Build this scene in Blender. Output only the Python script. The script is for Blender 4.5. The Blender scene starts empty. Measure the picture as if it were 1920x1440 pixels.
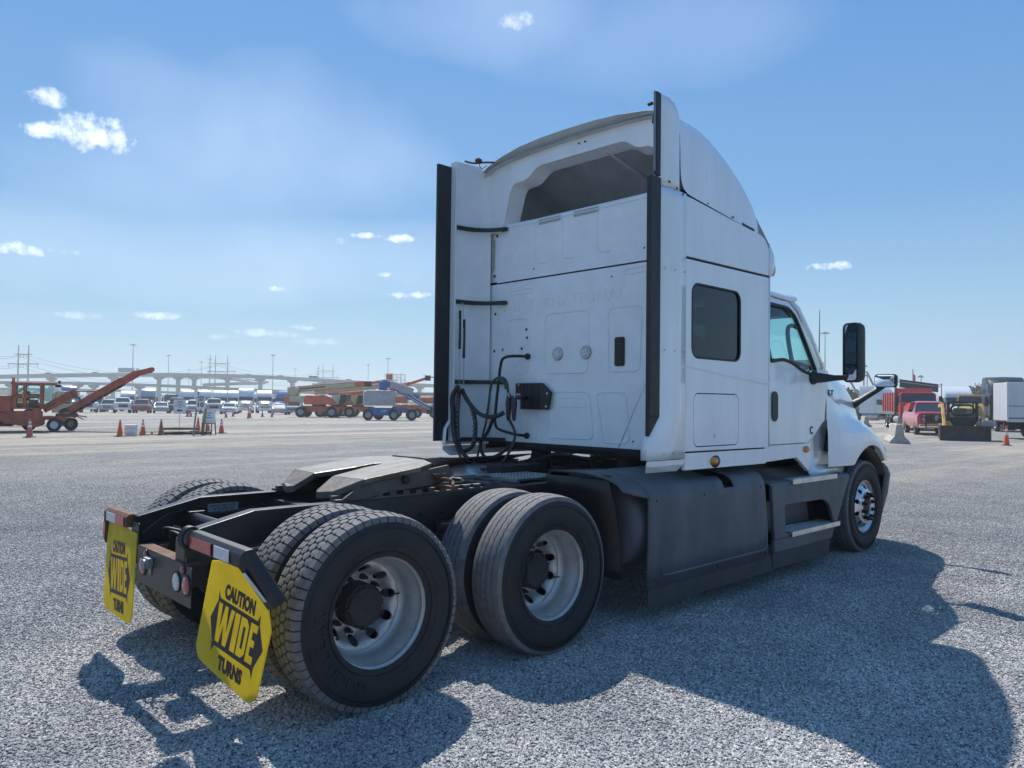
import bpy, bmesh, math, random
from mathutils import Vector, Matrix, geometry
from math import sin, cos, pi, radians, sqrt, atan2
random.seed(7)
S = bpy.context.scene
COL = S.collection
# ------------------------------------------------------------------ camera
CAMP = Vector((-2.2726, -4.5414, 1.6106)); YAW, PITCH, ROLL, FPX = 0.80751, 0.024693, 0.011708, 1418.8
fw = Vector((cos(PITCH)*cos(YAW), cos(PITCH)*sin(YAW), sin(PITCH)))
rt0 = Vector((sin(YAW), -cos(YAW), 0)); up0 = rt0.cross(fw)
rt = cos(ROLL)*rt0 + sin(ROLL)*up0; up = -sin(ROLL)*rt0 + cos(ROLL)*up0
cd = bpy.data.cameras.new('camera'); cam = bpy.data.objects.new('camera', cd); COL.objects.link(cam)
m = Matrix((rt, up, -fw)).transposed().to_4x4(); m.translation = CAMP; cam.matrix_world = m
cd.sensor_fit = 'HORIZONTAL'; cd.sensor_width = 36; cd.lens = FPX/1920*36; cd.clip_end = 6000; cd.clip_start = .05
S.camera = cam
# ------------------------------------------------------------------ light
SUN = Vector((.32, .64, 1)).normalized()
elev = math.asin(SUN.z); azi = atan2(SUN.x, SUN.y)
W = bpy.data.worlds.new('World'); S.world = W; W.use_nodes = True
nt = W.node_tree; nt.nodes.clear()
def nn(t, tree=None, **k):
    n = (tree or nt).nodes.new(t)
    for a, b in k.items(): setattr(n, a, b)
    return n
wo = nn('ShaderNodeOutputWorld'); bg = nn('ShaderNodeBackground'); sky = nn('ShaderNodeTexSky')
sky.sky_type = 'NISHITA'; sky.sun_disc = False; sky.sun_elevation = elev; sky.sun_rotation = azi
sky.altitude = 0; sky.air_density = 1.0; sky.dust_density = 0.6; sky.ozone_density = 2.2
SKYS = .122
bg.inputs[1].default_value = SKYS
nt.links.new(bg.outputs[0], wo.inputs[0])
def px_dir(px, py): return (fw*FPX + rt*(px-960) - up*(py-720)).normalized()
# small fair-weather clouds, each at its own bearing in the sky
CLOUDS = [(90,182,26,14,.8),(100,192,16,8,.6),(84,245,30,14,.95),(172,248,66,26,1),(212,262,40,18,1),(150,232,36,14,.8),(40,466,55,10,.75),(100,470,40,6,.35),
          (745,448,34,8,.9),(680,441,22,6,.8),(632,452,14,8,.4),(520,542,22,6,.7),(772,553,40,7,.8),(720,515,16,5,.6),(305,592,44,8,.6),(505,625,60,8,.5),(570,614,24,5,.5),
          (150,592,36,6,.35),(600,640,50,7,.3),(1554,500,48,8,1),(965,38,34,14,.6),(425,632,30,5,.3),(930,20,230,90,.10),(480,270,300,150,.13),(330,330,260,120,.09),(300,470,420,90,.10),(1260,60,300,90,.06),(560,480,340,90,.12)]
tc = nn('ShaderNodeTexCoord')
noi = nn('ShaderNodeTexNoise'); noi.inputs['Scale'].default_value = 52; noi.inputs['Detail'].default_value = 7; noi.inputs['Roughness'].default_value = .62
nt.links.new(tc.outputs['Generated'], noi.inputs['Vector'])
def mth(op, a, b=None, c=None):
    n = nn('ShaderNodeMath', operation=op)
    for i, v in enumerate((a, b, c)):
        if v is None: continue
        if isinstance(v, (int, float)): n.inputs[i].default_value = v
        else: nt.links.new(v, n.inputs[i])
    return n.outputs[0]
def dot(v):
    n = nn('ShaderNodeVectorMath', operation='DOT_PRODUCT'); nt.links.new(tc.outputs['Generated'], n.inputs[0]); n.inputs[1].default_value = v
    return n.outputs['Value']
# humid summer air: the Nishita sky keeps its brightness, its low yellow band goes to pale blue
sepd = nn('ShaderNodeSeparateXYZ'); nt.links.new(tc.outputs['Generated'], sepd.inputs[0])
hr = nn('ShaderNodeValToRGB'); nt.links.new(sepd.outputs['Z'], hr.inputs[0]); he = hr.color_ramp.elements
STOPS = [(0, (2.0,2.80,3.25)), (.10, (1.55,2.5,3.25)), (.25, (.72,1.68,3.05)), (.48, (.42,1.28,2.9)), (1, (.62,1.55,3.3))]
while len(he) < len(STOPS): he.new(.5)
for q, (p_, c) in zip(he, STOPS): q.position = p_; q.color = (c[0]/5, c[1]/5, c[2]/5, 1)
h5 = nn('ShaderNodeMix', data_type='RGBA', blend_type='MULTIPLY'); h5.inputs[0].default_value = 1; nt.links.new(hr.outputs[0], h5.inputs[6]); h5.inputs[7].default_value = (5,5,5,1)
hz = nn('ShaderNodeMix', data_type='RGBA'); hz.inputs[0].default_value = .85; nt.links.new(h5.outputs[2], hz.inputs[7])
tint = nn('ShaderNodeMix', data_type='RGBA', blend_type='MULTIPLY'); tint.inputs[0].default_value = 1; nt.links.new(sky.outputs[0], tint.inputs[6]); tint.inputs[7].default_value = (.36,.62,.84,1)
nt.links.new(tint.outputs[2], hz.inputs[6]); SKYC = hz.outputs[2]
noi2 = nn('ShaderNodeTexNoise'); noi2.inputs['Scale'].default_value = 5; noi2.inputs['Detail'].default_value = 4; noi2.inputs['Roughness'].default_value = .5; nt.links.new(tc.outputs['Generated'], noi2.inputs['Vector'])
acc = None
for (px, py, a, b, s) in CLOUDS:
    d = px_dir(px, py); e1 = d.cross(Vector((0,0,1))).normalized(); e2 = e1.cross(d)
    u = mth('MULTIPLY', dot(e1), FPX/a*.95); w = mth('MULTIPLY', dot(e2), FPX/b*.95)
    r2 = mth('ADD', mth('MULTIPLY', u, u), mth('MULTIPLY', w, w))
    soft = s < .21
    # fall-off plus fractal noise gives the ragged edge
    k = mth('SUBTRACT', 1.0, r2)
    k = mth('ADD', k, mth('MULTIPLY', mth('SUBTRACT', (noi2 if soft else noi).outputs['Fac'], .5), 2.2 if soft else 5.2))
    k = mth('MULTIPLY', k, .9 if soft else .42)
    front = mth('GREATER_THAN', dot(d), .5)
    cl = nn('ShaderNodeClamp'); nt.links.new(mth('MULTIPLY', mth('MULTIPLY', k, front), s), cl.inputs[0]); cl.inputs[2].default_value = s
    acc = cl.outputs[0] if acc is None else mth('MAXIMUM', acc, cl.outputs[0])
mx = nn('ShaderNodeMix', data_type='RGBA'); nt.links.new(acc, mx.inputs[0]); nt.links.new(SKYC, mx.inputs[6]); mx.inputs[7].default_value = (8.8, 8.9, 9.1, 1)
nt.links.new(mx.outputs[2], bg.inputs[0])
sl = bpy.data.lights.new('sun', 'SUN'); sl.energy = 3.55; sl.angle = radians(.53); sl.color = (1, .955, .88)
so = bpy.data.objects.new('sun', sl); COL.objects.link(so); so.rotation_euler = (-SUN).to_track_quat('-Z', 'Y').to_euler(); so.location = (0, 0, 60)
S.view_settings.view_transform = 'Standard'; S.view_settings.look = 'None'; S.view_settings.exposure = 0.84; S.view_settings.gamma = 1; S.view_settings.use_curve_mapping = False
S.cycles.max_bounces = 7; S.cycles.transparent_max_bounces = 10
# ------------------------------------------------------------------ materials
def mat(name, col, rough=.5, metal=0, var=.0, scale=6, bump=0, bscale=60, coat=0, col2=None, streak=None, spec=.5):
    mt = bpy.data.materials.new(name); mt.use_nodes = True; t = mt.node_tree; b = t.nodes['Principled BSDF']
    b.inputs['Base Color'].default_value = (*col, 1); b.inputs['Roughness'].default_value = rough; b.inputs['Metallic'].default_value = metal
    b.inputs['Coat Weight'].default_value = coat; b.inputs['Coat Roughness'].default_value = .06; b.inputs['Specular IOR Level'].default_value = spec
    co = t.nodes.new('ShaderNodeTexCoord')
    if var or col2:
        n = t.nodes.new('ShaderNodeTexNoise'); n.inputs['Scale'].default_value = scale; n.inputs['Detail'].default_value = 8; n.inputs['Roughness'].default_value = .65
        src = co.outputs['Object']
        if streak:
            mp = t.nodes.new('ShaderNodeMapping'); mp.inputs['Scale'].default_value = streak; t.links.new(src, mp.inputs[0]); src = mp.outputs[0]
        t.links.new(src, n.inputs['Vector'])
        r = t.nodes.new('ShaderNodeValToRGB'); r.color_ramp.elements[0].position = .35; r.color_ramp.elements[1].position = .68
        c2 = col2 or tuple(c*(1-var) for c in col); c1 = col if col2 else tuple(min(1, c*(1+var*.4)) for c in col)
        r.color_ramp.elements[0].color = (*c2, 1); r.color_ramp.elements[1].color = (*c1, 1)
        t.links.new(n.outputs['Fac'], r.inputs[0]); t.links.new(r.outputs[0], b.inputs['Base Color'])
        mr = t.nodes.new('ShaderNodeMapRange'); mr.inputs['To Min'].default_value = min(1, rough+.12); mr.inputs['To Max'].default_value = max(.02, rough-.06)
        t.links.new(n.outputs['Fac'], mr.inputs[0]); t.links.new(mr.outputs[0], b.inputs['Roughness'])
    if bump:
        n = t.nodes.new('ShaderNodeTexNoise'); n.inputs['Scale'].default_value = bscale; n.inputs['Detail'].default_value = 4
        t.links.new(co.outputs['Object'], n.inputs['Vector'])
        bp = t.nodes.new('ShaderNodeBump'); bp.inputs['Strength'].default_value = bump; bp.inputs['Distance'].default_value = .01
        t.links.new(n.outputs['Fac'], bp.inputs['Height']); t.links.new(bp.outputs[0], b.inputs['Normal'])
    return mt
M = {}
M['white'] = mat('white_paint', (.83,.85,.865), .28, 0, .10, 2.2, .03, 4, coat=1, streak=(1.6,1.6,.35))
M['white2'] = mat('white_wall', (.85,.86,.865), .38, 0, .07, 5, .08, 90, coat=.3)
M['shade_grey'] = mat('opening_shade_grey', (.55,.57,.59), .6, 0, .25, 3)  # grey instead of white: shade inside the roof opening put into the colour
M['lip'] = mat('raw_lip', (.56,.55,.52), .6, 0, .15, 6)
M['black'] = mat('black_plastic', (.012,.013,.015), .45, 0, .4, 14, .1)
M['rubber'] = mat('tyre_rubber', (.017,.018,.020), .6, 0, .35, 9, .12, 120, col2=(.030,.029,.028), spec=.3)
M['tread'] = mat('tread_rubber', (.17,.167,.163), .8, 0, .3, 22, .3, 160)
M['frame'] = mat('frame_paint', (.014,.016,.019), .36, 0, .5, 12, .1, col2=(.030,.029,.028))
M['grime'] = mat('chassis_grime', (.022,.020,.019), .8, 0, .4, 9, .3, 40, col2=(.016,.016,.017))
M['skirt'] = mat('charcoal_plastic', (.108,.115,.126), .52, 0, .3, 3, .1, 120, streak=(1,1,.35))
M['skirtr'] = mat('skirt_rubber', (.05,.053,.058), .6, 0, .3, 4)
M['alu'] = mat('aluminium', (.52,.53,.54), .42, .85, .25, 10, .08, 90)
M['wheelalu'] = mat('wheel_aluminium', (.54,.53,.515), .42, .6, .2, 12, .15, 100)
M['grating'] = mat('step_grating_metal', (.62,.63,.64), .5, .25, .25, 20)
M['polish'] = mat('polished_aluminium', (.70,.70,.70), .28, .9, .2, 9)
M['hub'] = mat('hub_iron', (.05,.043,.038), .65, .3, .4, 18, .4, 50, col2=(.03,.028,.027))
M['steel'] = mat('greased_steel', (.19,.19,.19), .36, .85, .5, 5, .4, 20, col2=(.10,.085,.065), streak=(1,2.5,1))
M['oldsteel'] = mat('dusty_steel', (.115,.105,.096), .6, .3, .4, 9, .3, 30, col2=(.08,.07,.065))
M['rust'] = mat('rusty_steel', (.17,.075,.04), .75, .2, .4, 14, .4, 40, col2=(.07,.04,.03))
M['yellow'] = mat('yellow_flap', (.86,.70,.05), .42, 0, .25, 8, .25, 7)
def translucent(mt, col, f):
    t = mt.node_tree; b = t.nodes['Principled BSDF']; o = t.nodes['Material Output']; tr = t.nodes.new('ShaderNodeBsdfTranslucent'); tr.inputs[0].default_value = (*col, 1)
    x = t.nodes.new('ShaderNodeMixShader'); x.inputs[0].default_value = f; t.links.new(b.outputs[0], x.inputs[1]); t.links.new(tr.outputs[0], x.inputs[2]); t.links.new(x.outputs[0], o.inputs[0])
translucent(M['yellow'], (.88,.74,.09), .55)
M['ink'] = mat('black_ink', (.015,.015,.016), .5)
M['red'] = mat('red_reflector', (.48,.018,.02), .25, 0, .2, 30, coat=.6)
M['silverrefl'] = mat('silver_reflector', (.62,.64,.66), .28, .2, .12, 30)
M['redlens'] = mat('red_lens', (.42,.02,.03), .16, 0, .2, 60, coat=1)
M['clearlens'] = mat('clear_lens', (.55,.58,.55), .15, 0, .35, 70, coat=1)
M['amber'] = mat('amber_lens', (.80,.22,.015), .15, 0, .2, 50, coat=1)
M['tape'] = mat('grey_tape', (.40,.40,.37), .6)
M['sticker'] = mat('sticker', (.33,.36,.38), .5, 0, .3, 60)
M['green'] = mat('green_hose', (.015,.06,.04), .4)
M['redhose'] = mat('red_hose', (.06,.025,.025), .45)
M['hose'] = mat('hose_wrap', (.03,.032,.034), .5, 0, .5, 30, .3)
M['blue'] = mat('blue_hose', (.02,.03,.07), .4)
M['interior'] = mat('cab_interior', (.045,.047,.05), .7)
M['mirror'] = mat('mirror_glass', (.8,.82,.84), .015, 1)
M['chrome'] = mat('chrome', (.8,.8,.8), .08, 1)
M['orange'] = mat('orange_cone', (.78,.10,.022), .5, 0, .15, 5)
M['pinkcone'] = mat('faded_cone', (.62,.11,.09), .6, 0, .2, 5)
M['browncone'] = mat('dusty_cone', (.36,.14,.08), .7, 0, .4, 8)
M['coneband'] = mat('cone_band', (.72,.68,.66), .4)
M['concrete'] = mat('concrete', (.40,.38,.34), .85, 0, .25, 4, .2, 30)
M['bridge'] = mat('bridge_concrete', (.42,.42,.41), .85, 0, .15, .05)
M['pole'] = mat('galvanised', (.24,.26,.27), .55, .5)
M['wood'] = mat('weathered_wood', (.23,.17,.11), .8, 0, .4, 10, .2, 30, streak=(1,1,.1))
M['orangemach'] = mat('machine_orange', (.42,.085,.04), .5, 0, .35, 2.5)
M['jlg'] = mat('lift_orange', (.62,.13,.05), .5, 0, .3, 1.5)
M['cream'] = mat('lift_cream', (.52,.46,.30), .55, 0, .2, 2)
M['bluem'] = mat('lift_blue', (.03,.14,.36), .45, 0, .2, 2)
M['greym'] = mat('machine_grey', (.36,.36,.39), .55, 0, .2, 2)
M['catyel'] = mat('machine_yellow', (.62,.36,.07), .5, 0, .25, 3)
M['blade'] = mat('blade_steel', (.055,.048,.045), .55, .4, .4, 3, .2, 20)
M['redt'] = mat('red_truck_paint', (.52,.02,.03), .28, 0, .1, 2, coat=.7)
M['whitec'] = mat('white_car_paint', (.62,.64,.65), .3, 0, .08, 2, coat=.6)
M['silverc'] = mat('silver_car_paint', (.33,.35,.38), .3, .4, .1, 2, coat=.6)
M['darkc'] = mat('dark_car_paint', (.06,.05,.055), .3, .1, .1, 2, coat=.6)
M['maroon'] = mat('maroon_car_paint', (.20,.04,.045), .3, .1, .1, 2, coat=.6)
M['bluec'] = mat('blue_truck_paint', (.025,.11,.30), .3, 0, .1, 2, coat=.6)
M['blackc'] = mat('black_truck_paint', (.014,.016,.022), .4, 0, .1, 2, coat=.25)
M['yelc'] = mat('yellow_truck_paint', (.60,.34,.05), .3, 0, .1, 2, coat=.6)
M['carglass'] = mat('car_glass', (.02,.028,.034), .06, 0, spec=.8)
M['box'] = mat('box_body', (.60,.61,.63), .45, 0, .1, 2)
M['leaf'] = mat('leaf', (.05,.075,.03), .7, 0, .5, 1.2, col2=(.028,.045,.022))
M['bark'] = mat('bark', (.10,.075,.055), .9, 0, .4, 6, .3)
M['banner'] = mat('banner_cloth', (.03,.035,.045), .7, 0, .2, 3)
M['signw'] = mat('sign_white', (.66,.68,.70), .45)
M['brush'] = mat('dry_brush', (.17,.12,.06), .9, 0, .5, 2, col2=(.06,.07,.035))
def glassmat(name, tint, rough=.02, mixf=.8):
    mt = bpy.data.materials.new(name); mt.use_nodes = True; t = mt.node_tree; t.nodes.clear()
    o = t.nodes.new('ShaderNodeOutputMaterial'); tr = t.nodes.new('ShaderNodeBsdfTransparent'); tr.inputs[0].default_value = (*tint, 1)
    g = t.nodes.new('ShaderNodeBsdfGlossy'); g.inputs['Roughness'].default_value = rough; g.inputs['Color'].default_value = (.9,.95,1,1)
    lw = t.nodes.new('ShaderNodeLayerWeight'); pw = t.nodes.new('ShaderNodeMath'); pw.operation = 'POWER'; pw.inputs[1].default_value = 4; t.links.new(lw.outputs['Facing'], pw.inputs[0]); lw.inputs[0].default_value = .5; f = t.nodes.new('ShaderNodeMath'); f.operation = 'MULTIPLY_ADD'; f.inputs[1].default_value = .85; f.inputs[2].default_value = .05; t.links.new(pw.outputs[0], f.inputs[0])
    x = t.nodes.new('ShaderNodeMixShader'); t.links.new(f.outputs[0], x.inputs[0]); t.links.new(tr.outputs[0], x.inputs[1]); t.links.new(g.outputs[0], x.inputs[2]); t.links.new(x.outputs[0], o.inputs[0])
    return mt
M['glass'] = glassmat('tinted_glass', (.13,.17,.20))
M['glassc'] = glassmat('cab_glass', (.62,.86,.84))
# ------------------------------------------------------------------ mesh helpers
def obj(name, verts, faces, mt, parent=None, smooth=False, bevel=0, seg=2, label=None, stuff=False, auto=None, solid=0, fix=False):
    me = bpy.data.meshes.new(name); me.from_pydata([tuple(v) for v in verts], [], faces)
    if fix:
        b = bmesh.new(); b.from_mesh(me); bmesh.ops.recalc_face_normals(b, faces=b.faces); b.to_mesh(me); b.free()
    me.materials.append(M[mt] if isinstance(mt, str) else mt); me.update()
    if smooth:
        me.polygons.foreach_set('use_smooth', [True]*len(me.polygons))
        if auto is not None: me.set_sharp_from_angle(angle=radians(auto))
    o = bpy.data.objects.new(name, me); COL.objects.link(o)
    if parent: o.parent = parent
    if solid: s = o.modifiers.new('s', 'SOLIDIFY'); s.thickness = solid; s.offset = 0
    if bevel: m_ = o.modifiers.new('b', 'BEVEL'); m_.width = bevel; m_.segments = seg; m_.limit_method = 'ANGLE'; m_.angle_limit = radians(35); m_.harden_normals = False
    if label: o['label'] = label
    if stuff: o['kind'] = 'stuff'
    return o
class MB:
    def __init__(s): s.v = []; s.f = []
    def add(s, v, f):
        n = len(s.v); s.v += [Vector(x) for x in v]; s.f += [tuple(i+n for i in q) for q in f]; return s
    def box(s, lo, hi, mtx=None):
        x0,y0,z0 = lo; x1,y1,z1 = hi
        v = [Vector(p) for p in ((x0,y0,z0),(x1,y0,z0),(x1,y1,z0),(x0,y1,z0),(x0,y0,z1),(x1,y0,z1),(x1,y1,z1),(x0,y1,z1))]
        if mtx: v = [mtx @ p for p in v]
        return s.add(v, [(0,3,2,1),(4,5,6,7),(0,1,5,4),(1,2,6,5),(2,3,7,6),(3,0,4,7)])
    def prism(s, poly, ax, a, b):
        # poly: 2-D outline in the plane across axis ax
        def P(u, w, t): return ((t,u,w),(u,t,w),(u,w,t))[ax]
        n = len(poly); v = [P(u,w,a) for u,w in poly]+[P(u,w,b) for u,w in poly]
        return s.add(v, [tuple(range(n))[::-1], tuple(range(n,2*n))]+[(i,(i+1)%n,n+(i+1)%n,n+i) for i in range(n)])
    def cyl(s, a, b, r0, r1=None, n=16, caps=True):
        a = Vector(a); b = Vector(b); d = (b-a).normalized(); r1 = r0 if r1 is None else r1
        x = d.orthogonal().normalized(); y = d.cross(x)
        v = [a+(x*cos(t)+y*sin(t))*r0 for t in [2*pi*i/n for i in range(n)]]+[b+(x*cos(t)+y*sin(t))*r1 for t in [2*pi*i/n for i in range(n)]]
        f = [(i,(i+1)%n,n+(i+1)%n,n+i) for i in range(n)]
        if caps: f += [tuple(range(n))[::-1], tuple(range(n,2*n))]
        return s.add(v, f)
    def tube(s, pts, r, n=8, sub=6, closed=False):
        P = [Vector(p) for p in pts]; Q = []
        if sub > 1:
            k = len(P)
            for i in range(k if closed else k-1):
                if closed: p0,p1,p2,p3 = P[i-1],P[i],P[(i+1)%k],P[(i+2)%k]
                else: p0,p1,p2,p3 = P[max(i-1,0)],P[i],P[i+1],P[min(i+2,k-1)]
                for j in range(sub):
                    t = j/sub; Q.append(.5*((2*p1)+(p2-p0)*t+(2*p0-5*p1+4*p2-p3)*t*t+(3*p1-p0-3*p2+p3)*t**3))
            if not closed: Q.append(P[-1])
        else: Q = P
        v = []; f = []; K = len(Q); up_ = None
        for i in range(K):
            d = ((Q[(i+1)%K] if (closed or i<K-1) else Q[i])-(Q[i-1] if (closed or i>0) else Q[i])).normalized()
            if up_ is None: up_ = d.orthogonal().normalized()
            up_ = (up_-d*up_.dot(d)).normalized(); y = d.cross(up_)
            v += [Q[i]+(up_*cos(2*pi*j/n)+y*sin(2*pi*j/n))*r for j in range(n)]
        for i in range(K if closed else K-1):
            a = i*n; b = ((i+1)%K)*n
            f += [(a+j,a+(j+1)%n,b+(j+1)%n,b+j) for j in range(n)]
        if not closed: f += [tuple(range(n))[::-1], tuple((K-1)*n+j for j in range(n))]
        return s.add(v, f)
    def grid(s, rows, closed=False):
        n = len(rows[0]); v = [p for r in rows for p in r]
        f = [(i*n+j, i*n+(j+1)%n, (i+1)*n+(j+1)%n, (i+1)*n+j) for i in range(len(rows)-1) for j in range(n if closed else n-1)]
        return s.add(v, f)
    def loft(s, rows):   # closed sections with end caps
        k = len(s.v); s.grid(rows, True); n = len(rows[0]); s.f += [tuple(k+i for i in range(n))[::-1], tuple(k+(len(rows)-1)*n+i for i in range(n))]; return s
    def lathe(s, prof, c=(0,0,0), ax=1, n=48, closed=False):
        # prof: (r, t) along axis ax
        rows = []
        for r, t in prof:
            row = []
            for i in range(n):
                a = 2*pi*i/n; u, w = r*cos(a), r*sin(a)
                row.append(Vector(((t,u,w),(u,t,w),(u,w,t))[ax])+Vector(c))
            rows.append(row)
        if closed: rows.append(rows[0])
        return s.grid(rows, True)
    def sph(s, c, r, n=8, sc=(1,1,1)):
        prof = [(max(1e-4, r*sin(pi*i/n)), -r*cos(pi*i/n)) for i in range(n+1)]; k = len(s.v)
        s.lathe(prof, (0,0,0), 2, n*2)
        for i in range(k, len(s.v)): p = s.v[i]; s.v[i] = Vector((p.x*sc[0]+c[0], p.y*sc[1]+c[1], p.z*sc[2]+c[2]))
        return s
    def build(s, name, mt, parent=None, **k): return obj(name, s.v, s.f, mt, parent, **k)
def rrect(x0, y0, x1, y1, r, n=5):
    P = []
    for cx, cy, a0 in ((x1-r,y1-r,0),(x0+r,y1-r,90),(x0+r,y0+r,180),(x1-r,y0+r,270)):
        for i in range(n+1): a = radians(a0+90*i/n); P.append((cx+r*cos(a), cy+r*sin(a)))
    return P
def rpoly(P, r, n=5):
    out = []; k = len(P)
    for i in range(k):
        a, b, c = Vector(P[i-1]), Vector(P[i]), Vector(P[(i+1)%k]); rr = r[i] if isinstance(r, (list,tuple)) else r
        if rr <= 0: out.append((b.x, b.y)); continue
        d1 = (a-b).normalized(); d2 = (c-b).normalized(); rr = min(rr, (a-b).length*.45, (c-b).length*.45)
        p, q = b+d1*rr, b+d2*rr
        for j in range(n+1):
            t = j/n; v = p*(1-t)**2+b*2*t*(1-t)+q*t*t; out.append((v.x, v.y))
    return out
def holed(name, outer, holes, ax, a, thick, mt, parent, mapf=None, **k):
    """flat plate with holes; outline in the plane across ax, at a .. a+thick; mapf bends it"""
    b = bmesh.new(); edges = []
    for loop in [outer]+list(holes):
        vs = [b.verts.new((u, w, 0)) for u, w in loop]
        edges += [b.edges.new((vs[i], vs[(i+1)%len(vs)])) for i in range(len(vs))]
    bmesh.ops.triangle_fill(b, use_beauty=True, edges=edges, normal=(0,0,1))
    g = bmesh.ops.extrude_face_region(b, geom=b.faces[:])
    for v in [x for x in g['geom'] if isinstance(x, bmesh.types.BMVert)]: v.co.z = thick
    bmesh.ops.recalc_face_normals(b, faces=b.faces)
    for v in b.verts:
        u, w, t = v.co; t += a
        v.co = ((t,u,w),(u,t,w),(u,w,t))[ax]
        if mapf: v.co = mapf(v.co)
    if ax in (1,): bmesh.ops.recalc_face_normals(b, faces=b.faces)
    me = bpy.data.meshes.new(name); b.to_mesh(me); b.free(); me.materials.append(M[mt]); o = bpy.data.objects.new(name, me); COL.objects.link(o); o.parent = parent
    if k.get('smooth'):
        me.polygons.foreach_set('use_smooth', [True]*len(me.polygons)); me.set_sharp_from_angle(angle=radians(30))
    if k.get('bevel'):
        m_ = o.modifiers.new('b', 'BEVEL'); m_.width = k['bevel']; m_.segments = 2; m_.limit_method = 'ANGLE'; m_.angle_limit = radians(40)
    return o
def text_geo(s, size, extrude=.001, offset=0, spacing=1, line=1, align='CENTER'):
    c = bpy.data.curves.new('t', 'FONT'); c.body = s; c.size = size; c.extrude = extrude; c.offset = offset; c.space_character = spacing; c.space_line = line
    c.align_x = align; c.align_y = 'CENTER'; c.resolution_u = 3
    o = bpy.data.objects.new('t', c); COL.objects.link(o)
    me = bpy.data.meshes.new_from_object(o.evaluated_get(bpy.context.evaluated_depsgraph_get()))
    v = [p.co.copy() for p in me.vertices]; f = [tuple(p.vertices) for p in me.polygons]
    bpy.data.objects.remove(o); bpy.data.curves.remove(c); bpy.data.meshes.remove(me)
    return v, f
def text(name, s, size, O, X, Y, mt, parent, fit=None, **k):
    """lettering; O origin (centre), X reading direction, Y up"""
    v, f = text_geo(s, size, **k); X = Vector(X).normalized(); Y = Vector(Y).normalized(); Z = X.cross(Y)
    if fit:
        w = max(p.x for p in v)-min(p.x for p in v); h = max(p.y for p in v)-min(p.y for p in v); cx = (max(p.x for p in v)+min(p.x for p in v))/2; cy = (max(p.y for p in v)+min(p.y for p in v))/2
        for p in v: p.x = (p.x-cx)*fit[0]/w; p.y = (p.y-cy)*fit[1]/h
    return obj(name, [Vector(O)+X*p.x+Y*p.y+Z*p.z for p in v], f, mt, parent)
def thing(name, label, cat, loc=(0,0,0), rz=0, group=None):
    o = bpy.data.objects.new(name, None); COL.objects.link(o); o.location = loc; o.rotation_euler = (0,0,rz); o.empty_display_size = .2
    o['label'] = label; o['category'] = cat
    if group: o['group'] = group
    return o
def tag(o, label, cat, group=None):
    o['label'] = label; o['category'] = cat
    if group: o['group'] = group
    return o
def struct(o): o['kind'] = 'structure'; return o
KIDS = {}
def dup(root, loc, rz, label, group=None, swap=None):
    def cp(o, par):
        c = o.copy(); COL.objects.link(c)
        if par: c.parent = par
        if swap and o.type == 'MESH' and o.data.materials and o.data.materials[0].name in swap:
            c.data = o.data.copy(); c.data.materials[0] = M[swap[o.data.materials[0].name]]
        for k in list(o.children): cp(k, c)
        return c
    r = cp(root, None); r.location = loc; r.rotation_euler = (0,0,rz); r['label'] = label
    if group: r['group'] = group
    return r
FH = Vector((cos(YAW), sin(YAW), 0)); RH = Vector((sin(YAW), -cos(YAW), 0))
def gz(d): return -.25*(max(0, min(d, 128)-40)/55)**2     # the yard falls away slightly beyond 40 m
def G(px, d, z=0):
    """ground spot d metres ahead of the photographer, on the bearing of px"""
    p = CAMP+FH*d+RH*(d*(px-960)/FPX); return Vector((p.x, p.y, z+gz(d)))
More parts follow.
